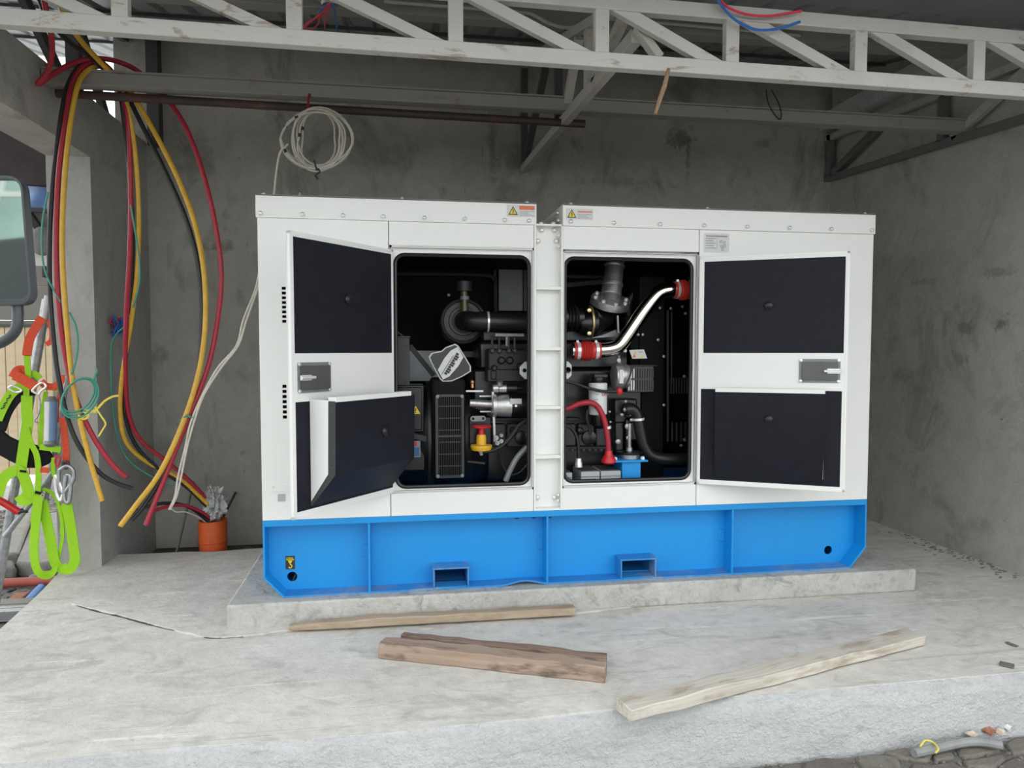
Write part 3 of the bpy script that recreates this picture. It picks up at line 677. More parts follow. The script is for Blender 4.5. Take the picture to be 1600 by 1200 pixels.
# far door seal and far post seen through the left opening
far=MB().tube(spline(pt([(600,427),(690,428),(760,430),(772,437),(774,450),(774,600)],1.06),4),.016,8).build('far_door_seal',M['dgrey'],gs)
a,b=AY(779,404,1.05),AY(817,486,1.05)
fp=MB().box((a.x,1.05,b.z),(b.x,1.075,a.z)).build('far_post',M['mgrey'],gs,bevel=.003)
MB().box((a.x-.03,1.06,b.z),(a.x-.015,1.09,a.z+.02)).box((b.x+.005,1.05,b.z),(b.x+.03,1.09,a.z+.02)).build('far_post_edge',M['dgrey'],fp)
for x in (785,810):
    q=AY(x,410,1.04); MB().lathe(q,(0,-1,0),[(0,.018),(.01,.017),(.015,.01)],10).build('bolt',M['dgrey'],fp)
MB().bar(AY(884,432,1.0),AY(962,434,1.0),.02,.02).bar(AY(884,446,.9),AY(955,439,.9),.02,.03).build('far_rail',M['dgrey'],gs)
q=AY(701,461,1.08); MB().sphere(q,.012).build('light_hole_dot',M['sticker'],gs)  # pale ball standing in for light showing through a small hole
# engine block with ribs, sump, valve covers
eng=MB(); eng.box((1.12,.36,.86),(2.15,.80,1.30)).build
m=eng
m.box((1.16,.40,1.30),(2.1,.74,1.46)); m.box((1.18,.44,1.46),(2.08,.70,1.54)); m.box((1.2,.38,.64),(2.1,.78,.86))
engine=m.build('engine',BK,gs,bevel=.015)
rb=random.Random(5)
# intake manifold cluster, left opening
MB().box((AY(762,527,.26).x,.26,AY(0+762,591,.26).z),(AY(832,527,.26).x,.40,AY(762,545,.26).z)).build('manifold_box',M['black2'],engine,bevel=.012)
pl=MB().box((AY(773,521,.27).x,.25,AY(773,526,.27).z),(AY(818,521,.27).x,.36,AY(773,521,.27).z)).box((AY(790,526,.25).x,.25,AY(790,541,.25).z),(AY(795,526,.25).x,.262,AY(790,526,.25).z)).build('top_bracket',M['mgrey'],engine,bevel=.002)
for px in (769,804,780,795):
    p=AY(px,548,.25); MB().cyl(p,AY(px,527,.25),.007,None,8).lathe(p,(0,-1,0),[(0,.016),(.012,.015),(.018,.008)],10).build('stud_bolt',M['dgrey'],engine)
for px,py,r in ((783,563,.022),(796,563,.022),(772,575,.018),(812,572,.02)):
    p=AY(px,py,.26); MB().lathe(p,(0,-1,0),[(0,r),(.018,r),(.026,r*.6),(.026,r*.3)],14).build('sensor_boss',M['black2'],engine)
a,b=AY(761,577,.24),AY(822,597,.24)
MB().box((a.x,.24,b.z),(b.x,.38,a.z)).box((a.x+.02,.235,b.z+.014),(a.x+.055,.25,a.z-.006)).build('harness_cover',M['black2'],engine,bevel=.01)
# lifting lug behind the post
a,b=AY(812,565,.16),AY(893,592,.16)
lug=MB().plate([(a.x,(a.z+b.z)/2+.02),(a.x+.03,a.z),(b.x-.02,a.z),(b.x,a.z-.02),(b.x,b.z+.02),(b.x-.02,b.z),(a.x+.03,b.z),(a.x,(a.z+b.z)/2-.02)],[circ(a.x+.028,(a.z+b.z)/2,.012,12),circ(b.x-.022,(a.z+b.z)/2,.018,12)],.155,.170,XZ(0)).build('lifting_lug',M['filter'],engine,bevel=.003)
# lower block side, seen below the starter and behind the batteries
for (x0,y0,x1,y1) in ((768,662,790,698),(792,662,830,698),(880,662,900,697),(903,662,928,697),(931,662,958,697)):
    a,b=AY(x0,y0,.33),AY(x1,y1,.33); MB().box((a.x,.325,b.z),(b.x,.37,a.z)).build('block_panel',M['dgrey'],engine,bevel=.008)
for px,py,r in ((801,672,.02),(815,684,.042),(906,673,.022),(920,684,.045)):
    p=AY(px,py,.322); MB().lathe(p,(0,-1,0),[(0,r),(.015,r*.95),(.02,r*.6)],16).build('plug',BK,engine)
for py,px0,px1 in ((655,765,828),(700,880,962),(655,880,905)):
    a,b=AY(px0,py,.31),AY(px1,py,.31); MB().bar(a,b,.03,.022).build('sump_rail',M['black2'],engine,bevel=.004)
for k in range(9):
    p=AY(885+k*9,703,.30); MB().lathe(p,(0,-1,0),[(0,.009),(.008,.008)],8).build('sump_bolt',M['dgrey'],engine)
# air cleaner with elbow and hose
yc=.56; ac=AY(724,502,yc)
af=MB().lathe(ac+V((0,.30,0)),(0,-1,0),[(0,.11),(.02,.140),(.30,.140),(.31,.134),(.315,.122),(.300,.117),(.302,.09),(.312,.086),(.312,.070),(.300,.066),(.300,.0)],40).build('air_cleaner',M['dgrey'],gs)
hp=[ac+V((.0,-.03,0)),ac+V((.02,-.10,0)),AY(738,503,.42),AY(760,503,.40),AY(800,504,.40),AY(850,505,.40),AY(885,504,.42)]
MB().tube(spline(hp,6),.060,18).build('intake_hose',M['rubber'],af)
hc=AY(762,503,.40); MB().lathe(hc-V((.006,0,0)),(1,0,0),[(0,.0625),(.012,.0625)],24).build('hose_clamp',M['bolt'],af)
a=AY(725,440,.5); b=AY(725,455,.5); c=AY(726,487,.5)
MB().cyl(b,a,.045,.047,18).build('restriction_cap',M['dgrey'],af)
MB().cyl(c,b,.024,.022,14).build('restriction_gauge',plain('olive_gauge',(.07,.075,.02),.25,0,.6),af)
MB().lathe(AY(726,463,.5),(0,0,-1),[(0,.028),(.02,.028)],14).build('gauge_collar',M['mgrey'],af)
# pale bulkhead and diagonal brace behind the tag
a,b=AY(600,548,.95),AY(692,595,.95); MB().box((a.x,.95,b.z),(b.x,.97,a.z)).build('bulkhead_plate',M['lgrey'],gs)
a,b=AY(692,549,.95),AY(757,558,.95); MB().box((a.x,.94,b.z),(b.x,.96,a.z)).build('bulkhead_rail',M['mgrey'],gs)
MB().bar(AY(640,540,.5),AY(678,587,.5),.03,.03).build('diagonal_brace',M['black2'],gs)
MB().tube(spline(pt([(618,516),(628,524),(640,532)],.4),3),.006,6).build('thin_wire',M['dgrey'],gs)
# control box post at left
a,b=AY(600,527,.30),AY(641,700,.30)
cb=MB().box((a.x,.30,b.z),(b.x,.50,a.z)).box((a.x,.295,a.z-.004),(b.x+.006,.51,a.z+.008)).build('control_box_side',M['dgrey'],gs,bevel=.003)
for py in (540,597): p=AY(635,py,.30); MB().lathe(p,(0,-1,0),[(0,.008),(.006,.007)],10).build('bolt',M['dgrey'],cb)
# alternator: drum, terminal box, grille
ac2=AY(700,680,.58)
alt=MB().lathe(V((.60,.58,ac2.z)),(1,0,0),[(0,.24),(.02,.28),(.20,.29),(.22,.30),(.26,.31),(.50,.31),(.52,.29),(.60,.27)],36).build('alternator',M['black2'],gs)
a,b=AY(600,602,.27),AY(663,675,.27)
tb=MB().box((a.x,.27,b.z),(b.x,.45,a.z)).box((a.x,.262,b.z+.012),(b.x-.012,.275,a.z-.012)).build('terminal_box',BK,alt,bevel=.006)
p=AY(649.5,641,.262); m=MB()
def tri2(m,x,z,w,y):
    m.mat(0).plate([(x-w/2,z-w*.4),(x+w/2,z-w*.4),(x,z+w*.48)],[],y-.002,y,XZ(0)); m.mat(1).box((x-w*.06,y-.003,z-w*.1),(x+w*.06,y-.002,z+w*.2)); m.box((x-w*.06,y-.003,z-w*.28),(x+w*.06,y-.002,z-w*.18))
tri2(m,p.x,p.z,.052,.262); m.build('warning_triangle',[M['yelp'],M['ink']],alt,label='yellow warning triangle')
a,b=AY(636,678,.29),AY(668,686,.29); MB().bar(a,b,.03,.03).lathe(AY(647,682,.275),(0,-1,0),[(0,.016),(.012,.014)],10).build('cable_gland',M['dgrey'],alt)
a,b=AY(641,689,.285),AY(657,714,.285)
m=MB(); m.mat(0).box((a.x,.283,b.z),(b.x,.286,a.z)); m.mat(1).box((a.x,.2815,a.z-.03),(b.x-.02,.283,a.z-.004)); m.mat(2).box((a.x,.2815,b.z+.005),(b.x-.006,.283,a.z-.036))
m.build('name_plate',[M['inkg'],M['redhose'],M['bluep']],alt)
a,b=AY(640,690,.29),AY(664,735,.29); MB().box((a.x-.05,.287,b.z),(b.x,.40,a.z)).build('terminal_base',BK,alt,bevel=.005)
gx0,gx1=AY(680,617,.2).x,AY(725,617,.2).x; gz1,gz0=AY(700,616,.2).z,AY(700,747,.2).z
sh=MB(); sh.box((gx0-.02,.22,gz0-.01),(gx1+.01,.5,gz1+.085)); shroud=sh.build('fan_shroud',M['lining'],alt,bevel=.02)
m=MB(); m.plate(rrect(gx0,gz0,gx1,gz1,.015,4),[rrect(gx0+.016,gz0+.016,gx1-.016,gz1-.016,.008,3)],.196,.216,XZ(0))
for k in range(1,7): z=gz0+(gz1-gz0)*k/7; m.box((gx0+.01,.204,z-.003),(gx1-.01,.212,z+.003))
m.box((gx0+.01,.201,(gz0+gz1)/2-.006),(gx1-.01,.212,(gz0+gz1)/2+.006))
grf=m.build('grille_frame',M['dgrey'],alt,bevel=.002)
for k in range(12):
    x=gx0+.022+(gx1-gx0-.044)*k/11; MB().box((x-.0022,.206,gz0+.012),(x+.0022,.212,gz1-.012)).build('grille_bar',M['black2'],alt,smooth=0)
for x in (gx0+.012,gx1-.012):
    for z in (gz0+.012,gz1-.012): MB().lathe((x,.197,z),(0,-1,0),[(0,.011),(.007,.010),(.008,.005)],10).build('bolt',M['mgrey'],alt)
MB().lathe(V((AY(672,650,.3).x-.012,.58,ac2.z)),(1,0,0),[(0,.335),(.035,.335)],40).build('drum_flange',M['dgrey'],alt)
# tag shaped cover
Yt=.22; tagp=pt([(671,558),(675,552),(690,549),(697,543),(711,538),(716,541),(735,572),(735,580),(722,588),(706,595),(693,596),(688,592),(674,566)],Yt)
c0=AY(704,568,Yt)
m=MB(); m.mat(1).plate([(c0.x+(p.x-c0.x)*1.03,c0.z+(p.z-c0.z)*1.03) for p in tagp],[],Yt+.002,Yt+.022,XZ(0))
m.mat(0).plate([(c0.x+(p.x-c0.x)*.96,c0.z+(p.z-c0.z)*.96) for p in tagp],[],Yt-.004,Yt+.02,XZ(0))
lb=pt([(715,542),(724,558),(716,572),(702,588),(692,593),(684,578),(694,560),(704,548)],Yt)
m.mat(2).plate([(p.x,p.z) for p in lb],[],Yt-.006,Yt-.003,XZ(0))
m.mat(3); A=AY(716,553,Yt); B=AY(695,588,Yt)
for k in range(10):
    c=A.lerp(B,(k+.3)/10.5); dxz=(B-A).normalized(); 
    R_=Matrix.Translation(V((c.x,Yt-.0068,c.z)))@Matrix.Rotation(math.atan2(-dxz.z,dxz.x),4,'Y')
    m.box((-.006,-.0008,-.012),(.006,.0008,.012) if k%3 else (.006,.0008,.004),R_)
A=AY(708,556,Yt); B=AY(690,585,Yt); m.bar((A.x,Yt-.0068,A.z),(B.x,Yt-.0068,B.z),.0015,.003)
m.build('cover_tag',[BK,M['sticker'],M['sticker'],M['ink']],engine,label='black cover with a silver edge and a tilted silver label')
m=MB(); m.cyl(AY(738,606,.25),AY(738,599,.25),.009,None,10); m.sphere(AY(738,597,.25),.013); m.build('copper_fitting',M['copper'],engine)
for a,b,t in (((728,611),(755,611),.010),((749,619),(820,619),.008),((750,643),(770,643),.008)):
    MB().bar(AY(*a,.28),AY(*b,.28),t,t).build('bright_rod',M['alu'],engine)
# starter motor
sy=.22; s0=AY(736,632,sy); s1=AY(771,632,sy); s2=AY(794,633,sy); s3=AY(822,634,sy)
st=MB(); st.mat(0).cyl(AY(734,630,sy),s1,.022,.022,14); st.mat(0).lathe(AY(769,634,sy),(1,0,0),[(0,.068),(.02,.068),(.022,.055),(.05,.062),(.105,.066)],28)
st.mat(1).lathe(V((s2.x,sy,s2.z)),(1,0,0),[(0,.064),(.105,.064),(.11,.058)],28); st.mat(2).lathe(V((s3.x,sy,s3.z)),(1,0,0),[(0,.066),(.012,.066)],28)
st.mat(0).lathe(AY(770,607,sy),(1,0,0),[(0,.022),(.02,.026),(.03,.026),(.035,.022),(.075,.024),(.08,.018)],18); st.mat(1).lathe(AY(791,607,sy),(1,0,0),[(0,.026),(.06,.026),(.065,.012),(.09,.012)],16)
st.mat(0).cyl(AY(781,602,sy-.02),AY(781,596,sy-.03),.016,None,10)
sm=st.build('starter_motor',[M['alu'],BK,M['dgrey']],engine)
a,b=AY(797,623,sy-.065),AY(815,631,sy-.065); MB().box((a.x,sy-.067,b.z),(b.x,sy-.060,a.z)).build('starter_label',M['sticker'],engine)
p=AY(806,634,sy-.06); MB().lathe(p,(0,-1,0),[(0,.008),(.008,.007)],10).build('bolt',M['bolt'],engine)
a,b=AY(770,612,.2),AY(773,690,.2); MB().bar(a,b,.012,.010,(0,1,0)).build('dip_rod',M['sticker'],engine)
a,b=AY(735,650,.2),AY(759,658,.2); z_=(a.z+b.z)/2; hh=(a.z-b.z)/2
MB().plate(rrect(a.x,b.z,b.x,a.z,hh*.98,6),[circ(a.x+hh,z_,.008,10),circ(b.x-hh,z_,.008,10)],.195,.203,XZ(0)).build('eye_plate',M['mgrey'],engine)
# red and yellow isolator
yi=.17; p=AY(752,703,yi)
sw=MB(); zt=AY(752,664,yi).z; h=zt-p.z
sw.mat(0).lathe((p.x,yi,p.z),(0,0,1),[(0,.055),(.018,.062),(.028,.06),(.032,.028),(h*.55,.027),(h*.62,.022)],20)
sw.mat(1).lathe((p.x,yi,p.z+h*.62),(0,0,1),[(0,.018),(h*.24,.017),(h*.28,.055),(h*.36,.058),(h*.38,.04)],20)
sw.build('isolator_switch',[M['yellow'],M['red']],gs,label='red topped yellow isolator knob')
MB().cyl((p.x,yi,p.z-.03),(p.x,yi,p.z),.008,.02,10).build('isolator_stem',M['bolt'],gs)
for px,py,r in ((775,684,.02),(783,680,.015),(783,689,.017),(777,692,.018)):
    MB().lathe(AY(px,py,.17),(0,-1,0),[(0,r*.8),(.012,r*.75),(.012,r*.4),(.03,r*.35)],6).build('terminal_nut',M['galv'],gs)
a,b=AY(733,652,.24),AY(768,700,.24); MB().box((a.x,.24,b.z),(b.x,.33,a.z)).build('switch_bracket',BK,gs,bevel=.006)
MB().tube(spline(pt([(754,706),(768,704),(785,696),(800,680),(812,664),(826,655)],.16),5),.012,10).build('battery_lead',M['cab_black'],gs)
MB().tube(spline(pt([(790,752),(797,735),(808,715),(824,698)],.12),5),.016,10).build('drain_hose',M['mgrey'],gs)
MB().tube(spline(pt([(781,706),(787,730),(797,742),(812,738),(824,725)],.3),5),.006,8).build('thin_wire',M['dgrey'],gs)
a,b=AY(730,720,.3),AY(757,723,.3); MB().bar(a,b,.05,.01).build('step_plate',M['dgrey'],gs)
# exhaust riser, turbo elbow, charge air pipe
e0=AY(964,385,.50); e1=AY(953,476,.42); dv=(e1-e0); Ln=dv.length
ex=MB().lathe(e0,dv,[(0,.066),(Ln*.18,.066),(Ln*.2,.058),(Ln*.3,.058),(Ln*.32,.064),(Ln*.35,.064),(Ln*.37,.056),(Ln*.62,.058),(Ln*.64,.066),(Ln*.68,.066),(Ln*.70,.06),(Ln*.82,.062),(Ln*.84,.055),(Ln*.97,.066)],26).build('exhaust_riser',M['alu'],gs)
fl=MB().lathe(e1+V((0,-.005,.015)),(-.10,.48,-1),[(-.022,.118),(0,.122),(.02,.122),(.024,.08)],32).build('exhaust_flange',M['alu'],ex)
fd=V((-.10,.48,-1)).normalized(); fa=fd.orthogonal().normalized(); fb=fd.cross(fa)
for k in range(8):
    q=e1+V((0,-.005,.015))+(fa*math.cos(k*PI/4)+fb*math.sin(k*PI/4))*.098-fd*.02
    MB().lathe(q,-fd,[(0,.013),(.012,.013),(.016,.008)],8).build('bolt',M['bolt'],ex)
tb_=MB(); t0=AY(884,497,.36); 
tb_.lathe(t0-V((.03,0,0)),(1,0,0),[(0,.075),(.03,.075),(.035,.082),(.05,.075),(.055,.082),(.07,.075),(.075,.082),(.09,.075),(.10,.06),(.13,.06)],24)
tb_.tube(spline([AY(915,502,.36),AY(932,503,.37),AY(946,500,.40),AY(953,488,.44)],5),[.06]*5+[.055]*5+[.05]*6,18)
tb_.lathe(AY(905,505,.36),(1,0,0),[(0,.055),(.05,.075),(.10,.08),(.14,.055)],20)
turbo=tb_.build('turbo_elbow',BK,gs)
vc=AY(922,503,.34); MB().tube([vc+V((.004*math.sin(k*.4),-.085*math.cos(-PI*.5+k*PI/10)*.9-.0,.09*math.sin(-PI*.5+k*PI/10))) for k in range(11)],.0085,8).build('band_clamp',M['gold'],turbo)
for py in (485,521): MB().lathe(AY(920,py,.29),(0,-1,0),[(0,.014),(.014,.012),(.016,.006)],10).build('clamp_nut',M['gold'],turbo)
MB().poly(pt([(915,529),(940,524),(962,515),(965,526)],.34)).build('heat_shield',M['lgrey'],turbo).modifiers.new('s','SOLIDIFY').thickness=.004
MB().bar(AY(965,493,.36),AY(966,520,.36),.01,.008,(0,1,0)).build('support_rod',M['sticker'],turbo)
cp_=pt([(893,548),(935,547),(955,545),(968,539),(980,524),(1005,487),(1024,463),(1036,455),(1050,453),(1064,453)],.20)
cps=spline(cp_,7)
chg=MB().tube(cps,.042,24).build('charge_air_pipe',M['chrome'],gs,label='polished bent charge air pipe')
def sleeve(px0,px1,py,y):
    a=AY(px0,py,y); b=AY(px1,py,y); L=b.x-a.x
    pr=[(0,.049),(L*.28,.049),(L*.33,.058),(L*.38,.050),(L*.43,.060),(L*.48,.050),(L*.53,.060),(L*.58,.050),(L*.63,.058),(L*.68,.050),(L*.74,.049),(L,.049)]
    o=MB().lathe(a,(1,0,.0),pr,28).build('hose_sleeve',M['redhose'],chg,label='red silicone sleeve')
    for f in (.10,.80): MB().lathe(a+V((L*f,0,0)),(1,0,0),[(0,.0515),(L*.12,.0515)],28).build('hose_clamp',M['bolt'],chg); MB().cyl(a+V((L*f+.004,-.02,.052)),a+V((L*f+.012,.015,.056)),.008,None,8).build('clamp_screw',M['bolt'],chg)
sleeve(896,937,548,.20); sleeve(1053,1082,453,.20)
MB().tube(spline(pt([(983,505),(982,480),(987,463),(998,454),(1012,452),(1030,452)],.55),5),.022,12).build('vent_pipe',M['dgrey'],gs)
MB().tube(spline(pt([(987,526),(982,536),(972,546),(955,555),(930,558)],.25),5),.007,8).build('thin_wire',M['cab_black'],gs)
# radiator and charge cooler
a,b=AY(1012,462,.45),AY(1085,745,.45)
rad=MB().box((2.14,.40,.60),(2.30,1.08,1.86)).build('radiator',M['lining'],gs,bevel=.006)
MB().box((2.05,.40,1.05),(2.14,.5,1.62)).build('fan_cowl',M['lining'],rad,bevel=.01)
for k in range(7):
    z0=1.60-k*.14
    for (x) in (2.16,2.20,2.24,2.28): pass
for k in range(8):
    p0=AY(1044+k*4.2,590,.39); p1=AY(1044+k*4.2,615,.39); MB().bar(p0,p1,.008,.006,(0,1,0)).build('fin',M['dgrey'],rad)
for k in range(5):
    p0=AY(1043+k*7,660,.39); p1=AY(1043+k*7,690,.39); MB().bar(p0,p1,.01,.006,(0,1,0)).build('fin',M['dgrey'],rad)
MB().bar(AY(1043,485,.39),AY(1043,690,.39),.012,.010,(0,1,0)).build('radiator_frame',M['dgrey'],rad); MB().bar(AY(1049,487,.39),AY(1049,600,.39),.008,.010,(0,1,0)).build('radiator_frame',M['dgrey'],rad)
for px,py in ((1037,633),(1069,588),(1069,687),(1064,696),(1066,479),(1048,482),(1037,557),(1031,481),(1028,531),(1071,490),(1004,523),(997,523),(992,523)):
    MB().lathe(AY(px,py,.36),(0,-1,0),[(0,.010),(.008,.009),(.010,.004)],10).build('bolt',M['galv'],rad)
l=[AY(*q,.27) for q in ((983,547),(1006,546),(1011,560),(988,560.5))]
m=MB(); m.mat(0); vs=[(p.x,p.z) for p in l]; m.plate(vs,[],.268,.272,XZ(0))
for px,py,i in ((992,551,1),(991,556,2),(1002,557,1)): 
    p=AY(px,py,.268); m.mat(i).plate([(p.x-.011,p.z-.009),(p.x+.011,p.z-.009),(p.x+.001,p.z+.010)],[],.2665,.2685,XZ(0))
m.mat(3); p=AY(1001,550,.268); m.box((p.x-.012,.2665,p.z-.002),(p.x+.012,.2685,p.z+.002))
m.build('hazard_label',[M['sticker'],M['yelp'],M['orangep'],M['inkg']],gs,label='white label with small yellow triangles')
# belt alternator
p=AY(958,588,.24)
MB().lathe(p,(1,0,0),[(0,.06),(.005,.075),(.045,.078),(.05,.07),(.085,.07)],26).build('charging_alternator',M['alu'],engine)
a,b=AY(968,578,.16),AY(974,599,.16); MB().box((a.x,.158,b.z),(b.x,.17,a.z)).build('alternator_label',M['sticker'],engine)
MB().cyl(AY(969,576,.22),AY(966,555,.25),.014,.01,10).lathe(AY(966,563,.2),(0,-1,0),[(0,.014),(.012,.012)],10).lathe(AY(976,548,.22),(0,-1,0),[(0,.012),(.012,.010)],10).build('adjuster_link',M['galv'],engine)
a,b=AY(980,571,.22),AY(1022,613,.22); guard=MB().box((a.x,.225,b.z),(b.x,.32,a.z)).box((a.x-.002,.215,a.z-.006),(b.x+.02,.33,a.z+.004)).build('belt_guard',BK,engine,bevel=.004)
for k in range(11):
    x=a.x+.012+(b.x-a.x-.02)*k/10
    for z0,z1 in ((b.z+.012,(a.z+b.z)/2-.006),((a.z+b.z)/2+.004,a.z-.02)):
        MB().plate(rrect(x-.004,z0,x+.004,z1,.0035,3),[],.219,.226,XZ(0)).build('guard_slat',M['dgrey' if k>2 else 'sticker'],engine,smooth=0)
# fuel filter
p=AY(934,648,.22); zt=AY(934,598,.22).z; r=.0535
MB().lathe((p.x,.22,p.z),(0,0,1),[(0,.045),(.006,r),(zt-p.z-.006,r),(zt-p.z,.048)],30).build('fuel_filter',M['filter'],engine,label='white spin on fuel filter with red lettering')
MB().lathe((p.x,.22,zt),(0,0,1),[(0,.05),(.01,.05),(.012,.04),(.035,.04)],24).box((p.x-.03,.19,zt+.03),(p.x+.05,.28,zt+.05)).build('filter_head',BK,engine,bevel=.003)
MB().lathe((p.x+.01,.22,p.z),(0,0,-1),[(0,.05),(.03,.052),(.06,.045),(.08,.02)],24).build('filter_bowl',BK,engine)
def text(s,size,loc,rot,mt,name,par,ext=.0008,ox=None):
    cu=bpy.data.curves.new(name,'FONT'); cu.body=s; cu.size=size; cu.extrude=ext
    o=bpy.data.objects.new('t',cu); C.objects.link(o); bpy.context.view_layer.update()
    me=bpy.data.meshes.new_from_object(o.evaluated_get(bpy.context.evaluated_depsgraph_get())); bpy.data.objects.remove(o)
    me.name=name; me.transform(Matrix.LocRotScale(V((0,0,0)),None,None)); me.transform(rot.to_4x4())
    me.materials.clear(); me.materials.append(mt); n=bpy.data.objects.new(name,me); C.objects.link(n); place(n,loc,par); return n
text('Do',.032,V((p.x+.008,.22-r-.0005,AY(934,619,.17).z)),Matrix.Rotation(math.radians(90),3,'X')@Matrix.Rotation(math.radians(8),3,'Z'),M['red'],'filter_lettering',engine)
MB().box((p.x-.03,.22-r-.001,p.z+.12),(p.x-.01,.22-r+.004,p.z+.123)).box((p.x-.035,.22-r,p.z+.09),(p.x-.012,.22-r+.006,p.z+.093)).build('filter_print',M['inkg'],engine)
MB().tube(spline(pt([(884,596),(900,600),(918,606),(940,611),(960,612),(967,612)],.15),5),.009,8).build('sensing_cable',M['cab_black'],gs)
MB().tube(spline(pt([(969,610),(977,602),(984,588),(988,571)],.15),5),.006,8).build('sensing_wire',M['cab_black'],gs)
MB().lathe(AY(968,617,.15),(0,0,1),[(0,.012),(.012,.018),(.03,.018),(.04,.012)],14).build('terminal_cap',M['red'],gs)
MB().tube(spline(pt([(918,640),(917,655),(921,668),(922,680)],.2),5),.009,8).build('fuel_line',M['cab_black'],gs)
# battery leads, batteries
rl=pt([(878,641),(890,637),(905,631),(920,629),(932,634),(941,648),(947,668),(950,690),(951,708)],.13)
MB().tube(spline(rl,6),.0165,12).build('red_battery_lead',M['cab_red'],gs,label='thick red battery lead')
MB().lathe(AY(951,704,.13),(.02,0,-1),[(0,.02),(.03,.026),(.05,.042),(.065,.044),(.075,.03)],16).build('terminal_boot',M['red'],gs,label='red rubber terminal boot')
MB().lathe(AY(950,666,.13),(.1,0,-1),[(0,.0185),(.014,.0185)],14).build('lead_ferrule',M['bolt'],gs)
MB().tube(spline(pt([(880,665),(890,667),(898,676),(903,692),(904,715)],.13),6),.010,10).build('black_battery_lead',M['cab_black'],gs)
MB().lathe(AY(904,716,.13),(0,0,-1),[(0,.016),(.02,.018),(.03,.022),(.05,.022)],12).build('terminal_clamp',M['bolt'],gs)
for (x0,x1,y0) in ((897,937,730),(939,970,730),(872,894,736)):
    a=AY(x0 if x0!=897 else 908,734,.10); b=AY(x1,750,.10)
    m=MB(); zt=AY(920,737 if x0!=872 else 738,.10).z; zb=.553
    m.mat(0).box((a.x,.10,zb),(b.x,.30,zt)); m.mat(1).box((a.x-.002,.098,zb+.02),(b.x+.002,.302,zb+.024)); m.box((a.x-.002,.098,zt-.03),(b.x+.002,.302,zt-.026))
    m.mat(2).box((a.x+.006,.11,zt),(b.x-.006,.29,zt+.004))
    m.build('battery',[M['lgrey'],M['mgrey'],M['latch']],gs,bevel=.003)
a,b=AY(972,722,.12),AY(1001,749,.12)
MB().box((a.x,.12,.55),(b.x,.30,a.z)).box((AY(958,720,.12).x,.10,a.z),(AY(1011,720,.12).x,.32,a.z+.012)).build('mount_bracket',M['blue'],gs,bevel=.003)
for px in (961,1004): MB().lathe((AY(px,719,.13).x,.13,a.z+.012),(0,0,1),[(0,.013),(.014,.012),(.018,.006)],10).build('bolt',M['bolt'],gs)
p=AY(983,716,.2); zc=a.z+.012
MB().lathe((p.x,.2,zc),(0,0,1),[(0,.062),(.022,.062),(.03,.045),(.035,.02),(.06,.018),(.062,.012),(.20,.012)],28).build('vibration_mount',M['galv'],gs)
MB().lathe((p.x,.2,zc+.024),(0,0,1),[(0,.076),(.012,.078),(.016,.05)],28).build('mount_rubber',BK,gs)
for px,py,r in ((965,690,.016),(980,666,.018),(981,684,.014),(971,648,.011),(976,640,.012),(985,647,.012),(977,627,.010),(986,656,.011),(952,643,.008),(953,659,.008),(968,549,.010)):
    MB().lathe(AY(px,py,.21),(0,-1,0),[(0,r),(.012,r*.95),(.016,r*.4)],10).build('bolt',M['galv'] ,engine)
MB().box((AY(961,663,.24).x,.235,AY(961,705,.24).z),(AY(975,663,.24).x,.33,AY(961,660,.24).z)).box((AY(977,663,.24).x,.235,AY(961,705,.24).z),(AY(987,663,.24).x,.33,AY(961,655,.24).z)).box((AY(960,626,.26).x,.26,AY(961,662,.24).z),(AY(996,626,.26).x,.38,AY(961,624,.24).z)).build('front_engine_support',BK,engine,bevel=.01)
MB().lathe(AY(984,641,.24),(0,-1,0),[(0,.045),(.02,.045),(.03,.03)],18).build('water_pump',BK,engine)
MB().tube(spline(pt([(978,640),(988,640),(995,648),(998,660),(1002,680),(1007,698),(1018,712),(1040,717),(1082,717)],.20),6),.034,16).build('coolant_hose',M['rubber'],engine)
MB().lathe(AY(997,653,.20),(.08,0,-1),[(0,.037),(.014,.037)],20).build('hose_clamp',M['bolt'],engine)
MB().box((AY(1003,722,.24).x,.2,.553),(AY(1030,722,.24).x,.34,.60)).build('floor_block',M['shed_brown'],gs,bevel=.004)

# ------------------------------------------------------------------ loose timbers on the slab
def timber(name,p,q,wd,ht,mt,lab,z0=.0,taper=None,seed=1,wob=.004,group='loose timbers on the slab'):
    r=random.Random(seed); p=V((p[0],p[1],0)); q=V((q[0],q[1],0)); t=(q-p).normalized(); sd=V((-t.y,t.x,0)); n=14; m=MB(); R=[]
    for i in range(n+1):
        f=i/n; c=p.lerp(q,f); w_=wd/2; zt=ht; zb=0
        if taper and f<taper[0]: k=1-f/taper[0]; zt=ht*(1-taper[1]*k); w_*=1-.35*k
        ring=[]
        for a,b in ((-1,0),(1,0),(1,1),(-1,1)):
            ring.append(m.bm.verts.new(c+sd*(a*w_+r.uniform(-wob,wob))+V((0,0,z0+(zb if not b else zt)+(r.uniform(-wob,wob) if b else r.uniform(0,wob*.5))))))
        R.append(ring)
    for i in range(n):
        for k in range(4): m._f((R[i][k],R[i][(k+1)%4],R[i+1][(k+1)%4],R[i+1][k]))
    m._f(list(reversed(R[0]))); m._f(R[-1])
    return m.build(name,mt,None,lab,'timber',group,smooth=25,bevel=.004)
def WD(nm,a,b,d,p,q,st): return wood(nm,a,b,d,(q[0]-p[0],q[1]-p[1]),st)
pA,qA=(.145,-.125),(1.610,-.128)
timber('timber',pA,qA,.06,.043,WD('pale_timber',(.34,.26,.18),(.47,.38,.28),(.24,.17,.10,1),pA,qA,.5),'pale timber lying along the foot of the plinth',z0=.012,taper=(.16,.45),seed=2)
pB,qB=(.612,-.462),(1.570,-.855)
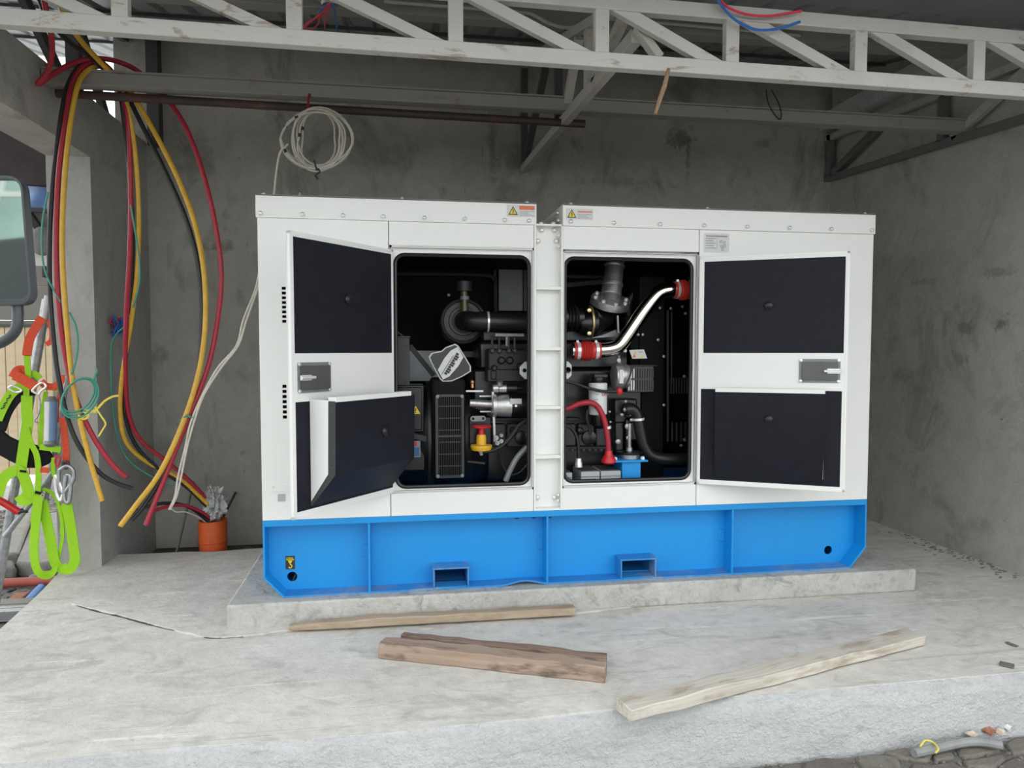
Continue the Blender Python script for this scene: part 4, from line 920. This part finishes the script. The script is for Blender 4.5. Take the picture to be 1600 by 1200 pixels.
timber('timber',pB,qB,.085,.072,WD('brown_timber',(.30,.21,.155),(.42,.32,.25),(.06,.035,.022,1),pB,qB,.75),'square brown timber, front one of the touching pair',seed=3)
pC,qC=(.705,-.375),(1.600,-.760)
timber('timber',pC,qC,.05,.062,WD('dark_timber',(.19,.13,.095),(.30,.215,.165),(.05,.03,.02,1),pC,qC,.8),'dark brown timber behind the square one of the pair',seed=4)
pD,qD=(1.545,-1.175),(3.155,-.72)
timber('timber',pD,qD,.10,.05,WD('grey_timber',(.44,.40,.335),(.66,.62,.55),(.24,.16,.09,1),pD,qD,.6),'long weathered pale timber overhanging the slab edge, front right',z0=.005,seed=5,wob=.005)

gm=MB(); rg=random.Random(31)
for k in range(130):
    y=rg.uniform(.05,1.2); x=XR-abs(rg.gauss(0,.08))-.01
    gm.sphere((x,y,.002),rg.uniform(.003,.010),(1.5,1.2,.45),1)
gm.build('grit',M['stone'],floor,kind='stuff',smooth=0)
# ------------------------------------------------------------------ heavy cables draped over the beam
def cable(pts,r,mt,lab,name='power_cable',cat='cable',group=None,seg=10,n=6,tip=True):
    P=spline([p if isinstance(p,V) else AY(*p) for p in pts],n); r=r*(.78 if r>.012 else 1)
    m=MB(); m.mat(0).tube(P,r,seg)
    if tip:
        for e,f in ((P[0],P[1]),(P[-1],P[-2])):
            d=(e-f).normalized(); m.mat(1).cyl(e-d*.002,e+d*.006,r*.7,None,8)
    return m.build(name,[M[mt],M['copper'] if False else M['dgrey']],None,lab,cat,group)
GC='power cables hanging from the beam'
cable([(206,763,.53),(178,753,.53),(150,733,.53),(115,680,.53),(93,600,.53),(81,500,.53),(77,400,.53),(82,290,.53),(93,200,.53),(104,140,.535),(122,106,.55),(148,95,.60),(170,106,.66),(186,140,.70),(194,190,.74),(201,260,.8),(207,350,.85),(206,440,.9),(201,520,1.0),(194,590,1.1),(196,650,1.2),(212,695,1.28),(245,730,1.36),(290,760,1.46),(322,790,1.55)],.016,'cab_black','black cable draped over the beam, cut end left, right end in the orange pipe',group=GC)
cable([(198,746,.51),(178,728,.51),(150,690,.51),(121,630,.51),(105,570,.51),(94,500,.51),(88,400,.51),(91,280,.51),(101,200,.51),(112,135,.52),(130,104,.55),(150,99,.60),(172,108,.655),(188,140,.69),(200,190,.71),(204,290,.78),(203,390,.83),(198,480,.9),(196,580,1.05),(202,650,1.2),(222,690,1.28),(262,722,1.38),(300,755,1.47),(326,785,1.55)],.018,'cab_red','red cable draped over the beam, cut end left, right end in the orange pipe',group=GC)
cable([(160,783,.49),(150,750,.49),(133,690,.49),(114,600,.49),(103,490,.49),(97,380,.49),(101,280,.49),(109,200,.49),(121,135,.50),(136,111,.55),(156,104,.60),(176,115,.66),(194,148,.69),(206,200,.72),(214,270,.77),(217,350,.82),(214,430,.87),(204,510,.96),(192,580,1.05),(188,640,1.15),(197,690,1.22),(230,722,1.33),(280,747,1.43),(325,788,1.53)],.017,'cab_yellow','yellow cable draped over the beam, cut end left, right end in the orange pipe',group=GC)
cable([(88,-12,-.10),(100,22,.05),(122,58,.25),(150,90,.48),(172,112,.58),(198,136,.68),(232,190,.69),(273,268,.68),(303,345,.66),(318,420,.64),(321,500,.62),(312,575,.60),(290,650,.57),(252,735,.53),(212,790,.50),(188,822,.48)],.0185,'cab_yellow','long yellow cable bowing right and ending low beside the orange pipe',group=GC)
cable([(58,-12,-.10),(75,28,.05),(108,66,.27),(138,86,.48),(160,106,.58),(190,134,.70),(222,196,.72),(262,276,.71),(294,352,.69),(311,425,.67),(315,505,.65),(309,585,.63),(289,660,.60),(254,742,.56),(225,790,.53),(206,812,.51)],.017,'cab_black','long black cable hugging the bowing yellow one',group=GC)
cable([(60,132,.45),(80,118,.48),(105,103,.52),(140,92,.57),(175,94,.61),(207,106,.64),(236,128,.67),(262,155,.70),(293,205,.69),(320,280,.68),(338,360,.67),(346,430,.66),(340,500,.65),(326,570,.63),(300,640,.60),(264,730,.56),(228,820,.50)],.018,'cab_red','long red cable bowing furthest right of all',group=GC)
cable([(66,-12,-.12),(74,25,-.05),(80,55,.05),(81,85,.15),(74,112,.25),(58,132,.3)],.017,'cab_red','short red cable tail ending in front of the edge beam, upper left',group=GC)
cable([(205,802,1.30),(235,790,1.35),(265,786,1.42),(295,792,1.5),(318,808,1.56),(330,818,1.57)],.015,'cab_black','short black cable tail arching out of the orange pipe',group=GC)
cable([(236,800,1.32),(262,791,1.40),(290,790,1.47),(315,800,1.53),(331,812,1.56)],.014,'cab_red','short red cable tail arching out of the orange pipe',group=GC)
# thin wires
cable([(75,300,.50),(66,350,.5),(66,400,.5),(73,430,.5),(85,455,.5),(95,472,.5)],.005,'teal','thin green wire hanging beside the left black cable','thin_wire','wire',seg=6,tip=False)
tc=empty('green_wire_coil',AY(125,620,.47),'small loose coil of green wire on the left cables','wire')
pts=[(108,488,.475),(118,508,.472),(122,535,.472),(119,562,.472),(112,585,.47)]
MB().tube(spline([AY(*q) for q in pts],5),.0055,6).build('tail',M['teal'],tc)
for k in range(3):
    l=[]; 
    for i in range(25):
        a=2*PI*i/24+.5*k; rx=30+2*k; ry=24+3*k
        ux=math.cos(a)*rx; uy=math.sin(a)*ry
        l.append(AY(122+1.5*k+ux*.82+uy*.30,618+2*k-ux*.55+uy*.85,.465-.004*k+.01*math.sin(a)))
    MB().tube(l,.0055,6,False).build('loop',M['teal'],tc)
MB().tube(spline([AY(*q) for q in ((147,598,.46),(149,586,.46),(152,580,.46),(150,574,.46))],4),.0055,6).build('tail',M['teal'],tc)
yt=empty('yellow_tie',AY(130,650,.46),'frayed yellow tape tying the left cables together','tape')
yb=random.Random(2)
for ps in (((123,655),(132,650),(140,643),(135,640)),((122,648),(130,655),(138,650),(131,643)),((135,645),(150,640),(163,627),(175,620),(185,618)),((150,638),(158,650),(165,662),(160,672),(154,682)),((147,645),(150,638),(146,634))):
    MB().ribbon(spline([AY(a,b,.468) for a,b in ps],4),.011,.003,(0,-1,.2),.6).build('strip',M['ribbon_y'],yt)
cable([(204,320,.74),(211,360,.75),(217,400,.78),(218,440,.8),(210,475,.9),(196,508,1.0),(182,522,1.1),(174,545,1.2),(174,600,1.22),(178,650,1.25),(186,690,1.28),(204,722,1.32),(240,746,1.36),(272,758,1.4)],.0055,'teal','long thin green wire hanging beside the right hand cable drop','thin_wire','wire',seg=6,tip=False)
cable([(281,658,.62),(288,652,.56),(292,649,.55),(298,652,.56),(305,651,.6)],.006,'teal','green twist tie on the bowing cables','twist_tie','tie',seg=6,tip=False)
kn=empty('wire_knot',AX(178,508,XL+.02),'tangled blue and pink wires poking out of the left wall','wire')
r_=random.Random(4)
kc=AX(179,509,XL+.015)
for k in range(7):
    ps=[kc+V((.005,r_.uniform(-.07,.07),r_.uniform(-.06,.06)))]
    for j in range(4): ps.append(kc+V((r_.uniform(.0,.05),r_.uniform(-.09,.09),r_.uniform(-.075,.075))))
    MB().tube(spline(ps,4),.006,6).build('strand',M['pinkwire' if k%2 else 'bluewire'],kn)
# white cable coil and its drop
wc=empty('white_cable_coil',AY(490,270,.53),'loose white cable coil with black tape marks hanging from the beam','cable')
r_=random.Random(9); LP=[]
for k,(ox,oy,rx,ry,rot) in enumerate(((-12,0,46,47,.1),(-8,2,52,45,.25),(10,-1,47,49,-.15),(0,1,40,50,.05),(14,0,44,46,.3),(-2,2,56,46,.0),(4,-2,36,44,-.2),(18,1,40,48,.12),(-16,-1,42,44,-.1))):
    l=[]
    for i in range(29):
        a=2*PI*i/28+.4*k; x=rx*math.cos(a); y=ry*math.sin(a)
        ox_=ox*(1-.75*max(0,y/ry)) if y>0 else ox*(1-.75*max(0,-y/ry))
        l.append(AY(496+ox_+x*math.cos(rot)-y*math.sin(rot)*.5,217+oy+y*math.cos(rot)+x*math.sin(rot)*.35,.54+.004*k+.006*math.sin(2*a+k)))
    l[-1]=l[0]; LP.append(l)
    MB().tube(l,.0055,6,False).build('loop',M['cab_white'],wc)
MB().tube(spline([AY(*q) for q in ((450,225,.54),(437,240,.55),(431,275,.58),(429,296,.62),(427,310,.63))],5),.0065,6).build('drop',M['cab_white'],wc)
for k,i in ((1,16),(1,14),(0,12),(5,10),(2,4),(7,3),(4,7)):
    p=LP[k][i]; q=LP[k][i+1]; d=(q-p).normalized()
    MB().cyl(p-d*.010,p+d*.010,.0085,None,8).build('tape_mark',M['ink'],wc)
MB().tube(spline([AY(*q) for q in ((481,168,.55),(482,156,.56),(484,147,.57)) ],4),.008,6).build('hanger',M['cab_red'],wc)
MB().tube(spline([AY(*q) for q in ((491,250,.525),(494,262,.525),(500,268,.525),(493,274,.525),(497,280,.525))],4),.005,6).build('black_tie',M['ink'],wc)
for i,dx in enumerate((0,5)):
    cable([V((.125,.62+.012*i,2.34)),V((.10,.63+.012*i,2.24)),V((.05,.64+.012*i,2.203)),V((-.015,.645+.012*i,2.195)),V((-.03,.65+.012*i,2.10)),(412-dx,420,.66+.01*i),(401-dx*.6,455,.64),(385-dx,500,.60),(372-dx*.5,540,.58),(345-dx,575,.57),(318-dx*.4,618,.57),(303-dx,660,.57),(292-dx*.6,700,.57),(283-dx,745,.57),(276-dx*.5,775,.57),(266-dx*.4,796,.58)],.0058,'cab_white','white cable of a pair hanging beside the generator, '+('right one' if i==0 else 'left one'),'white_cable','cable','white cable pair',seg=6,tip=False)
cable([(268,795,1.35),(275,800,1.38),(290,800,1.42),(310,808,1.5),(326,820,1.56)],.005,'cab_white','thin white wire looping into the orange pipe','thin_wire','wire',seg=6,tip=False)
# orange pipe with crumpled film stuffing
pp=AY(333,842,1.58)
MB().lathe((pp.x,1.58,-.172),(0,0,1),[(0,.094),(.20,.094),(.205,.098),(.36,.098),(.362,.088),(.30,.086)],28).build('conduit_sleeve',M['orange'],None,'short orange plastic pipe standing behind the slab edge','pipe')
bm=bmesh.new(); bmesh.ops.create_icosphere(bm,subdivisions=4,radius=1)
from mathutils import noise as mn
for v in bm.verts:
    d=v.co.copy(); k=.72+.5*mn.noise(d*2.7)+.3*mn.noise(d*7+V((3,1,2)))
    v.co=V((d.x*.095*k,d.y*.09*k,d.z*.125*k+ (.03 if d.z>0 else 0)))
f_=MB(); f_.bm.free(); f_.bm=bm
zc=.19
for v in bm.verts: v.co+=V((pp.x+.015,1.58,zc+.10))
f_.build('plastic_film',M['plastic_film'],None,'crumpled translucent film stuffed into the orange pipe','film',smooth=20)
# stakes leaning in the trench
MB().bar((-.96,1.70,-.17),(-.93,2.14,.37),.012,.02).build('thin_stake',M['stone'],None,'thin pale stick leaning in the trench corner','stick')
MB().bar((-.80,1.85,-.17),(-.62,2.17,.27),.010,.016).build('thin_stake',M['steel_d'],None,'thin dark rod leaning on the rear wall behind the cables','rod')
for k in range(26):
    r_=rb; x=r_.uniform(-1.15,-.45); y=r_.uniform(1.6,2.1)
    if abs(x-pp.x)<.16 and abs(y-1.58)<.18: continue
    if k<9: MB().sphere((x,y,-.165+.018),r_.uniform(.02,.045),(1.2,.9,.6),1).build('rubble_lump',M['stone_dark'],bpy.data.objects['trim_3'],smooth=0)
# small debris on the slab
for l,nm,lab in (((1572,1003,1590,1010),'twig','dark twig on the slab far right, the upper one'),((1562,1036,1585,1041),'scrap','dark flat scrap on the slab far right, below the twig')):
    a,b=AZ(l[0],l[1],.006),AZ(l[2],l[3],.006); MB().bar(a,b,.02 if nm=='twig' else .05,.005).build(nm,M['stone_dark'],None,lab,nm,bevel=.003)

# ------------------------------------------------------------------ rescue tripod and harness at the left opening
YH=.95; YP=1.06
tpd=empty('tripod',AY(40,880,YP),'grey steel tube tripod legs standing left of the column','tripod')
def pole(a,b,r,y0,y1,nm,mt,par,**k): return MB().cyl(AY(*a,y0),AY(*b,y1),r,None,14).build(nm,mt,par,**k)
pole((73,468),(-14,980),.026,YP,YP,'leg',M['galv'],tpd)
pole((106,588),(70,790),.015,YP+.06,YP+.06,'leg',M['galv'],tpd)
pole((84,738),(8,838),.018,YP+.02,YP-.02,'brace',M['galv'],tpd)
pole((74,462),(68,500),.016,YP-.03,YP-.03,'head_pin',M['sticker'],tpd)
pole((-20,770),(30,800),.022,YP-.05,YP-.02,'red_sleeve',M['red'],tpd)
pole((28,799),(44,797),.017,YP-.02,YP-.0,'sleeve_end',M['dgrey'],tpd)
hn=empty('safety_harness',AY(60,890,YH),'lime green and orange webbing safety harness hanging from the tripod','harness')
def strap(nm,pts,wpx,mt,y=YH,tw=None,th=.004):
    P=spline([AY(a,b,y+(c[0] if c else 0)) for a,b,*c in pts],5)
    wd_=[wpx(i/(len(P)-1))/1100*4.62 for i in range(len(P))] if callable(wpx) else wpx/1100*4.62
    return MB().ribbon(P,wd_,th,(0,-1,0),tw).build(nm,M[mt],hn,smooth=40)
# pads
q=[AY(*p,YH+.03) for p in ((-6,664),(15,682),(30,689),(60,696),(76,703),(83,712),(78,724),(62,731),(40,731),(20,722),(-6,708))]
MB().plate([(p.x,p.z) for p in q],[],YH+.015,YH+.045,XZ(0)).build('waist_pad',M['blkpad'],hn,bevel=.01)
strap('shoulder_pad',((54,610,.02),(40,614,.02),(24,624,.02),(10,644,.02),(0,672,.02)),14,'blkpad',th=.02)
strap('shoulder_strap',((46,592),(36,601),(18,615),(6,634),(-4,656)),13,'lime')
m=MB(); a=AY(16,617,YH-.006); b=AY(2,641,YH-.006); d=(b-a)
for k,hh in enumerate((.5,.9,.3,.8,.6,.9)):
    c=a+d*((k+.3)/6.2); m.bar(c-V((.012*hh,0,.006*hh)),c+V((.012*hh,0,.006*hh)),.002,.007,(0,0,1))
m.build('strap_lettering',M['ink'],hn)
strap('chest_strap',((42,618,-.01),(42,640,-.01),(43,660,-.01),(39,688,-.01),(34,722,-.01),(31,745,-.01)),15,'lime')
strap('leg_loop',((-4,775,-.02),(3,752,-.02),(14,740,-.02),(30,735,-.02),(40,752,-.02),(45,778,-.02),(36,782,-.01),(30,774,-.0)),15,'lime')
strap('side_strap',((41,668,-.02),(48,692,-.02),(57,710,-.02),(60,735,-.02),(59,765,-.02),(54,800,-.02),(52,815,-.02)),8,'lime')
strap('leg_strap',((60,775,-.03),(56,815,-.03),(53,855,-.03),(56,885,-.03),(64,897,-.03),(76,898,-.02),(86,889,-.01),(93,864,0),(98,835,0),(95,805,.0),(88,780,.01),(78,768,.01),(66,764,.01)),lambda f:13 if f<.4 else max(5,13-60*(f-.4)),'lime',tw=[.25*math.sin(i*.1) for i in range(61)])
strap('leg_strap',((66,782,-.01),(73,815,-.01),(80,850,-.01),(86,879,-.01),(95,888,0),(106,890,0)),14,'lime')
strap('leg_strap',((104,786,-.02),(110,820,-.02),(115,855,-.02),(117,876,-.02),(108,890,-.01),(98,886,0)),14,'lime')
strap('leg_strap',((96,790,-.0),(98,812,.0),(97,835,0)),6,'lime')
strap('keeper',((31,736,-.035),(41,737,-.035)),3,'blkpad'); strap('keeper',((55,769,-.04),(64,771,-.04)),4,'blkpad')
strap('lanyard',((66,496,-.03),(57,510,-.03),(47,528,-.03),(43,545,-.03),(42,556,-.03)),12,'orweb'); strap('lanyard',((42,555,-.03),(43,570,-.03),(44,585,-.03),(42,602,-.03),(41,618,-.02)),8,'lime')
strap('lanyard',((76,500,-.02),(81,516,-.02),(80,532,-.02),(72,538,-.02)),7,'orweb')
strap('chest_band',((20,590,-.04),(27,579,-.03),(36,578,-.02),(42,588,-.02)),12,'orweb'); strap('chest_band',((22,586,-.045),(38,594,-.045),(58,606,-.045)),14,'orweb')
strap('chest_band',((64,596,-.03),(72,603,-.03),(84,604,-.03),(94,597,-.03),(96,586,-.02)),10,'orweb')
strap('shoulder_strap',((44,586,-.02),(54,584,-.02),(62,592,-.02)),9,'lime')
strap('back_strap',((72,612,.01),(67,640,.01),(64,670,.01),(63,698,.01)),6,'lime'); strap('back_strap',((70,607,-.01),(82,608,-.01),(98,612,-.01)),4,'lime')
strap('lanyard',((98,652,-.02),(101,680,-.02),(103,705,-.02),(104,728,-.02)),9,'orweb'); strap('lanyard',((92,610,-.0),(91,630,-.0),(90,660,0)),3,'orweb')
strap('waist_strap',((62,698,-.02),(78,700,-.02),(95,703,-.02)),9,'lime'); strap('waist_strap',((63,734,-.02),(76,735,-.02)),8,'orweb'); strap('waist_strap',((84,715,-.01),(83,735,-.01),(86,745,-.01)),6,'lime')
a=AY(80,627,YH-.02); b=AY(79,688,YH-.02)
m=MB(); m.mat(0).cyl(a,b,.036,.033,16); m.mat(1).cyl(a+V((.016,-.014,.0)),b+V((.016,-.012,0)),.024,None,12); m.mat(2).cyl(a,a+V((0,0,.03)),.038,.02,14); m.mat(2).lathe(b,(0,-.3,-1),[(0,.03),(.03,.034),(.04,.018)],14)
m.build('shock_absorber',[M['sticker'],plain('steel_blue_film',(.13,.22,.36),.3,0,.5),M['mgrey']],hn,label='silver and blue shock absorber pack')
def hook(pts,r,nm='carabiner',mt='bolt'):
    P=[AY(a,b,YH-.05) for a,b in pts]; P=spline(P+[P[0]],4); MB().tube(P,r,8,False).build(nm,M[mt],hn)
hook(((50,611),(56,604),(66,598),(72,604),(64,611),(60,616)),.007); hook(((12,606),(20,603),(34,610),(24,613)),.006)
hook(((92,735),(104,728),(114,734),(115,748),(108,760),(98,770),(92,756)),.012,mt='galv'); hook(((86,742),(92,752),(98,770),(94,782),(88,768)),.010); hook(((103,742),(110,745),(110,772),(106,786),(100,776)),.012,mt='galv')
hook(((98,722),(106,722),(107,730),(100,731)),.008,mt='dgrey'); hook(((88,712),(94,716),(90,728),(86,722)),.006,mt='red')
MB().tube(spline([AY(*p,YH-.04) for p in ((60,616),(63,632),(60,648),(54,657),(60,661))],4),.005,6).build('buckle_wire',M['galv'],hn)

# ------------------------------------------------------------------ beyond the left opening
YS=2.7
shed=empty('shed',AY(40,740,YS),'neighbouring shed with pale vertical boards below grey cladding, seen past the column','shed')
xa=AY(-70,600,YS).x; xb=AY(150,600,YS).x; zt=AY(50,511,YS).z; zb=AY(50,742,YS).z
n=14
for i in range(n):
    x0=xa+(xb-xa)*i/n; x1=xa+(xb-xa)*(i+1)/n-.004
    MB().box((x0,YS+(.004 if i%2 else 0),zb),(x1,YS+.03,zt)).build('plank',M['ply'],shed,bevel=.003)
MB().box((xa,YS-.02,zt),(xb,YS+.05,zt+.02)).build('rail',M['steel_d'],shed)
z3=AY(50,500,YS).z; z2=AY(50,446,YS).z; z1=AY(50,415,YS).z
MB().box((xa,YS+.01,zt+.02),(xb,YS+.04,z3-.004)).build('grey_panel',M['shed_grey'],shed,bevel=.003)
MB().box((xa,YS+.0,z3),(xb,YS+.04,z2-.006)).build('grey_panel',M['shed_grey'],shed,bevel=.003)
MB().box((xa,YS+.005,z2),(xb,YS+.04,z1)).build('grey_panel',M['shed_grey'],shed,bevel=.003)
a=AY(66,416,YS-.05); b=AY(72,433,YS-.05); MB().box((a.x,YS-.06,b.z),(b.x,YS,a.z)).build('bracket',M['ink'],shed,bevel=.004)
zt2=AY(50,386,YS+.3).z; MB().box((xa,YS+.30,z1-.2),(xb,YS+.33,zt2)).build('white_board',M['paper'],shed)
z4=AY(50,322,YS+.2).z
MB().box((xa,YS+.20,zt2-.05),(xb,YS+.23,z4)).build('beige_board',M['shed_beige'],shed)
MB().bar(AY(44,333,YS+.15),AY(62,358,YS+.15),.05,.07,(0,-1,0)).build('brown_brace',M['shed_brown'],shed)
MB().bar(AY(-40,326,YS+.16),AY(150,331,YS+.16),.03,.04).build('rail',M['steel_d'],shed)
MB().tube([AY(-40,391,YS+.1),AY(50,390,YS+.1),AY(75,394,YS+.1),AY(120,397,YS+.1)],.012,8).build('cable',M['ink'],shed)
MB().sphere(AY(66,377,YS+.05),.11,(.85,.6,1.1),3).build('round_bundle',M['stone'],shed)
za=AY(40,287,YS-.5).z; zc_=AY(40,196,YS-.5).z
MB().bar(AY(-60,235,YS-.3),AY(170,252,YS-.3),.05,.47,(0,0,1)).build('brown_fascia',M['shed_brown'],shed,bevel=.01)
tq=[AY(30,281,YS-.1),AY(60,276,YS-.1),AY(170,288,YS-.1),AY(170,332,YS-.35),AY(66,325,YS-.35),AY(50,324,YS-.35),AY(42,312,YS-.35)]
tm=MB(); nx,nz=18,7; vs=[]
rt=random.Random(8)
for i in range(nx+1):
    for j in range(nz+1):
        f=j/nz; px=-40+200*i/nx; top=280 if px<40 else 278+.06*(px-40); bot=324+.03*px
        p=AY(px,top+(bot-top)*f,YS-.05-.38*f); p+=V((0,-.03*math.sin(i*1.3+f*4)*f,.015*math.sin(i*.9))); vs.append(tm.bm.verts.new(p))
for i in range(nx):
    for j in range(nz): tm._f((vs[i*(nz+1)+j],vs[(i+1)*(nz+1)+j],vs[(i+1)*(nz+1)+j+1],vs[i*(nz+1)+j+1]))
tarp=tm.build('tarpaulin',M['tarp'],None,'blue tarpaulin draped under the brown fascia of the shed','tarp'); tarp.modifiers.new('s','SOLIDIFY').thickness=.004
# stones and scrap on the ground
GZ=-.36
def block(l,ztop,zb,nm,mt,lab,cat,grp=None,bev=.03):
    ps=[AZ(a,b,ztop) for a,b in l]
    return MB().plate([(p.x,p.y) for p in ps],[],zb,ztop,M_).build(nm,mt,None,lab,cat,grp,bevel=bev,seg=3)
block([(25,877),(56,802),(112,797),(114,872),(70,879)],-.24,GZ,'stone_block',M['stone'],'broad flat topped grey stone block behind the harness','stone')
MB().bar(AZ(13,876,-.29),AZ(44,786,-.20),.15,.12,(0,0,1)).build('stone_slab',M['stone'],None,'long narrow grey stone slab leaning beside the flat block','stone',bevel=.02)
block([(-14,872),(22,874),(25,885),(-14,887)],-.25,GZ,'stone_block',M['stone_dark'],'small dark stone block at the left frame edge','stone')
block([(-20,738),(52,736),(64,752),(-20,758)],-.05,GZ,'pale_kerb',M['paper'],'whitish kerb edge under the pale boards','kerb')
r_=random.Random(21); pg='pebbles beside the slab'
pm=[]
for k,(px,py,r,ps) in enumerate(((55,902,.04,'leftmost'),(65,904,.034,'middle'),(77,904,.042,'rightmost, largest'))):
    MB().sphere(AZ(px,py,GZ+.03),r,(1.2,1,.7),2).build('pebble',M['stone'],None,'grey pebble behind the red pipe below the harness, the %s of three'%ps,'pebble',pg)
for k in range(60):
    p=AZ(r_.uniform(0,95),r_.uniform(775,815),GZ+.02)
sc_=MB()
for k in range(220):
    p=AZ(r_.uniform(-10,110),r_.uniform(760,835),GZ+.02); sc_.sphere(p,r_.uniform(.012,.035),(1.3,1,.5),1)
sc_.build('stone_chips',M['stone'],None,'scattered pale stone chips behind the stone blocks','chips',kind='stuff',smooth=0)
sc_=MB()
for k in range(160):
    p=AZ(r_.uniform(-10,70),r_.uniform(915,950),GZ+.01); sc_.sphere(p,r_.uniform(.01,.03),(1.3,1,.5),1)
sc_.build('dark_gravel',M['stone_dark'],None,'dark gravel between the red pipe and the steel channels','gravel',kind='stuff',smooth=0)
MB().cyl(AZ(-40,913,-.30),AZ(96,907,-.30),.033,None,14).build('red_pipe',M['redpvc'],None,'faded red plastic pipe lying beside the slab','pipe')
MB().cyl(AZ(38,945,-.32),AZ(64,918,-.32),.028,None,12).build('blue_pipe',M['bluepvc'],None,'short blue plastic pipe beside the slab','pipe')
MB().bar(AZ(12,950,-.33),AZ(36,930,-.33),.09,.05).build('brick_shard',M['brickred'],None,'broken reddish brick shard beside the blue pipe','brick',bevel=.01)
for k,(py,mt) in enumerate(((948,'stone'),(957,'galv'),(968,'galv'))):
    p=AZ(-40,py,-.28-.02*k); q=AZ(60,py-2,-.28-.02*k)
    m=MB(); 
    if k==0: m.box((p.x,p.y,-.36),(q.x,p.y+.10,-.27))
    else: m.box((p.x,p.y,-.34),(q.x,p.y+.008,-.28)); m.box((p.x,p.y,-.285),(q.x,p.y+.06,-.278)); m.box((p.x,p.y,-.345),(q.x,p.y+.06,-.338))
    m.build(('stone_kerb','steel_channel','steel_channel')[k],M[mt],None,('rough grey kerb stone at the left frame edge','upper galvanised steel channel at the left frame edge','lower galvanised steel channel at the left frame edge')[k],('kerb','channel','channel')[k],bevel=.003)

# ------------------------------------------------------------------ truck mirror in the left foreground
YM=-1.35
mir=empty('truck_mirror',AY(20,480,YM),'large black truck wing mirror with a curved arm at the left frame edge','mirror')
def rr(l,r_corner=.03,n=6):
    P=[V((p.x,p.z,0)) for p in l]; out=[]
    for i in range(len(P)):
        a,b,c=P[i-1],P[i],P[(i+1)%len(P)]; u=(a-b).normalized(); v=(c-b).normalized(); s=b+u*r_corner; e=b+v*r_corner
        for k in range(n+1):
            t=k/n; q=s*(1-t)**2+b*2*t*(1-t)+e*t*t; out.append((q.x,q.y))
    return out
hl=[AY(*p,YM) for p in ((-75,274),(37,276),(53,477),(-60,478))]
gl=[AY(*p,YM) for p in ((-68,280),(34,281),(49,468),(-54,470))]
tiltM=XZ(YM)
m=MB(); m.plate(rr(hl,.045),[rr(gl,.035)],-.012,.012,tiltM); m.plate(rr(hl,.045),[],.012,.030,tiltM); m.build('housing',M['mirror_h'],mir,bevel=.008,seg=3)
MB().plate(rr(gl,.035),[],.002,.010,tiltM).build('mirror_glass',M['mirror'],mir,smooth=0)
MB().tube(spline([AY(*p,YM+.02) for p in ((27,470),(28,492),(26,512),(15,527),(-5,538),(-40,545),(-120,548))],6),.016,14).build('arm',M['mirror_h'],mir)

# ------------------------------------------------------------------ made-up lorry behind the camera, added to fill the wing mirror reflection
ln=empty('standin_lorry',(-5.4,-8.2,-.27),'made-up pale green lorry cab with a lattice boom, added for the wing mirror to reflect','lorry')
M['lorry']=plain('pale_green_cab',(.36,.47,.43),.4,0,.5,.08,3)
MB().box((-7.2,-9.4,.1),(-3.6,-8.2,2.35)).box((-8.5,-9.2,2.35),(-3.0,-8.4,4.1)).build('cab',M['lorry'],ln,bevel=.08)
MB().plate([(-8.0,1.9),(-3.4,1.9),(-3.6,2.75),(-5.0,2.55),(-5.5,2.95),(-7.6,2.75)],[],.0,.04,XZ(-8.16)).build('windscreen',M['dgrey'],ln)
MB().bar((-5.6,-8.13,2.75),(-4.9,-8.13,1.9),.05,.06).build('wiper_arm',M['ink'],ln)
bt=M['truss']
for z in (3.10,3.75): MB().bar((-8,-7.9,z),(-3,-7.9,z+.1),.06,.06).build('boom_chord',bt,ln)
for k in range(14): MB().bar((-7.9+k*.34,-7.9,3.12),(-7.73+k*.34,-7.9,3.78),.045,.045).build('boom_lattice',bt,ln); MB().bar((-7.73+k*.34,-7.9,3.78),(-7.56+k*.34,-7.9,3.14),.045,.045).build('boom_lattice',bt,ln)
for x in (-6.6,-4.2):
    for y in (-8.5,-9.2): MB().lathe((x,y,.23),(0,1,0),[(-.15,.30),(-.14,.5),(.14,.5),(.15,.30)],24).build('wheel',M['rubber'],ln)
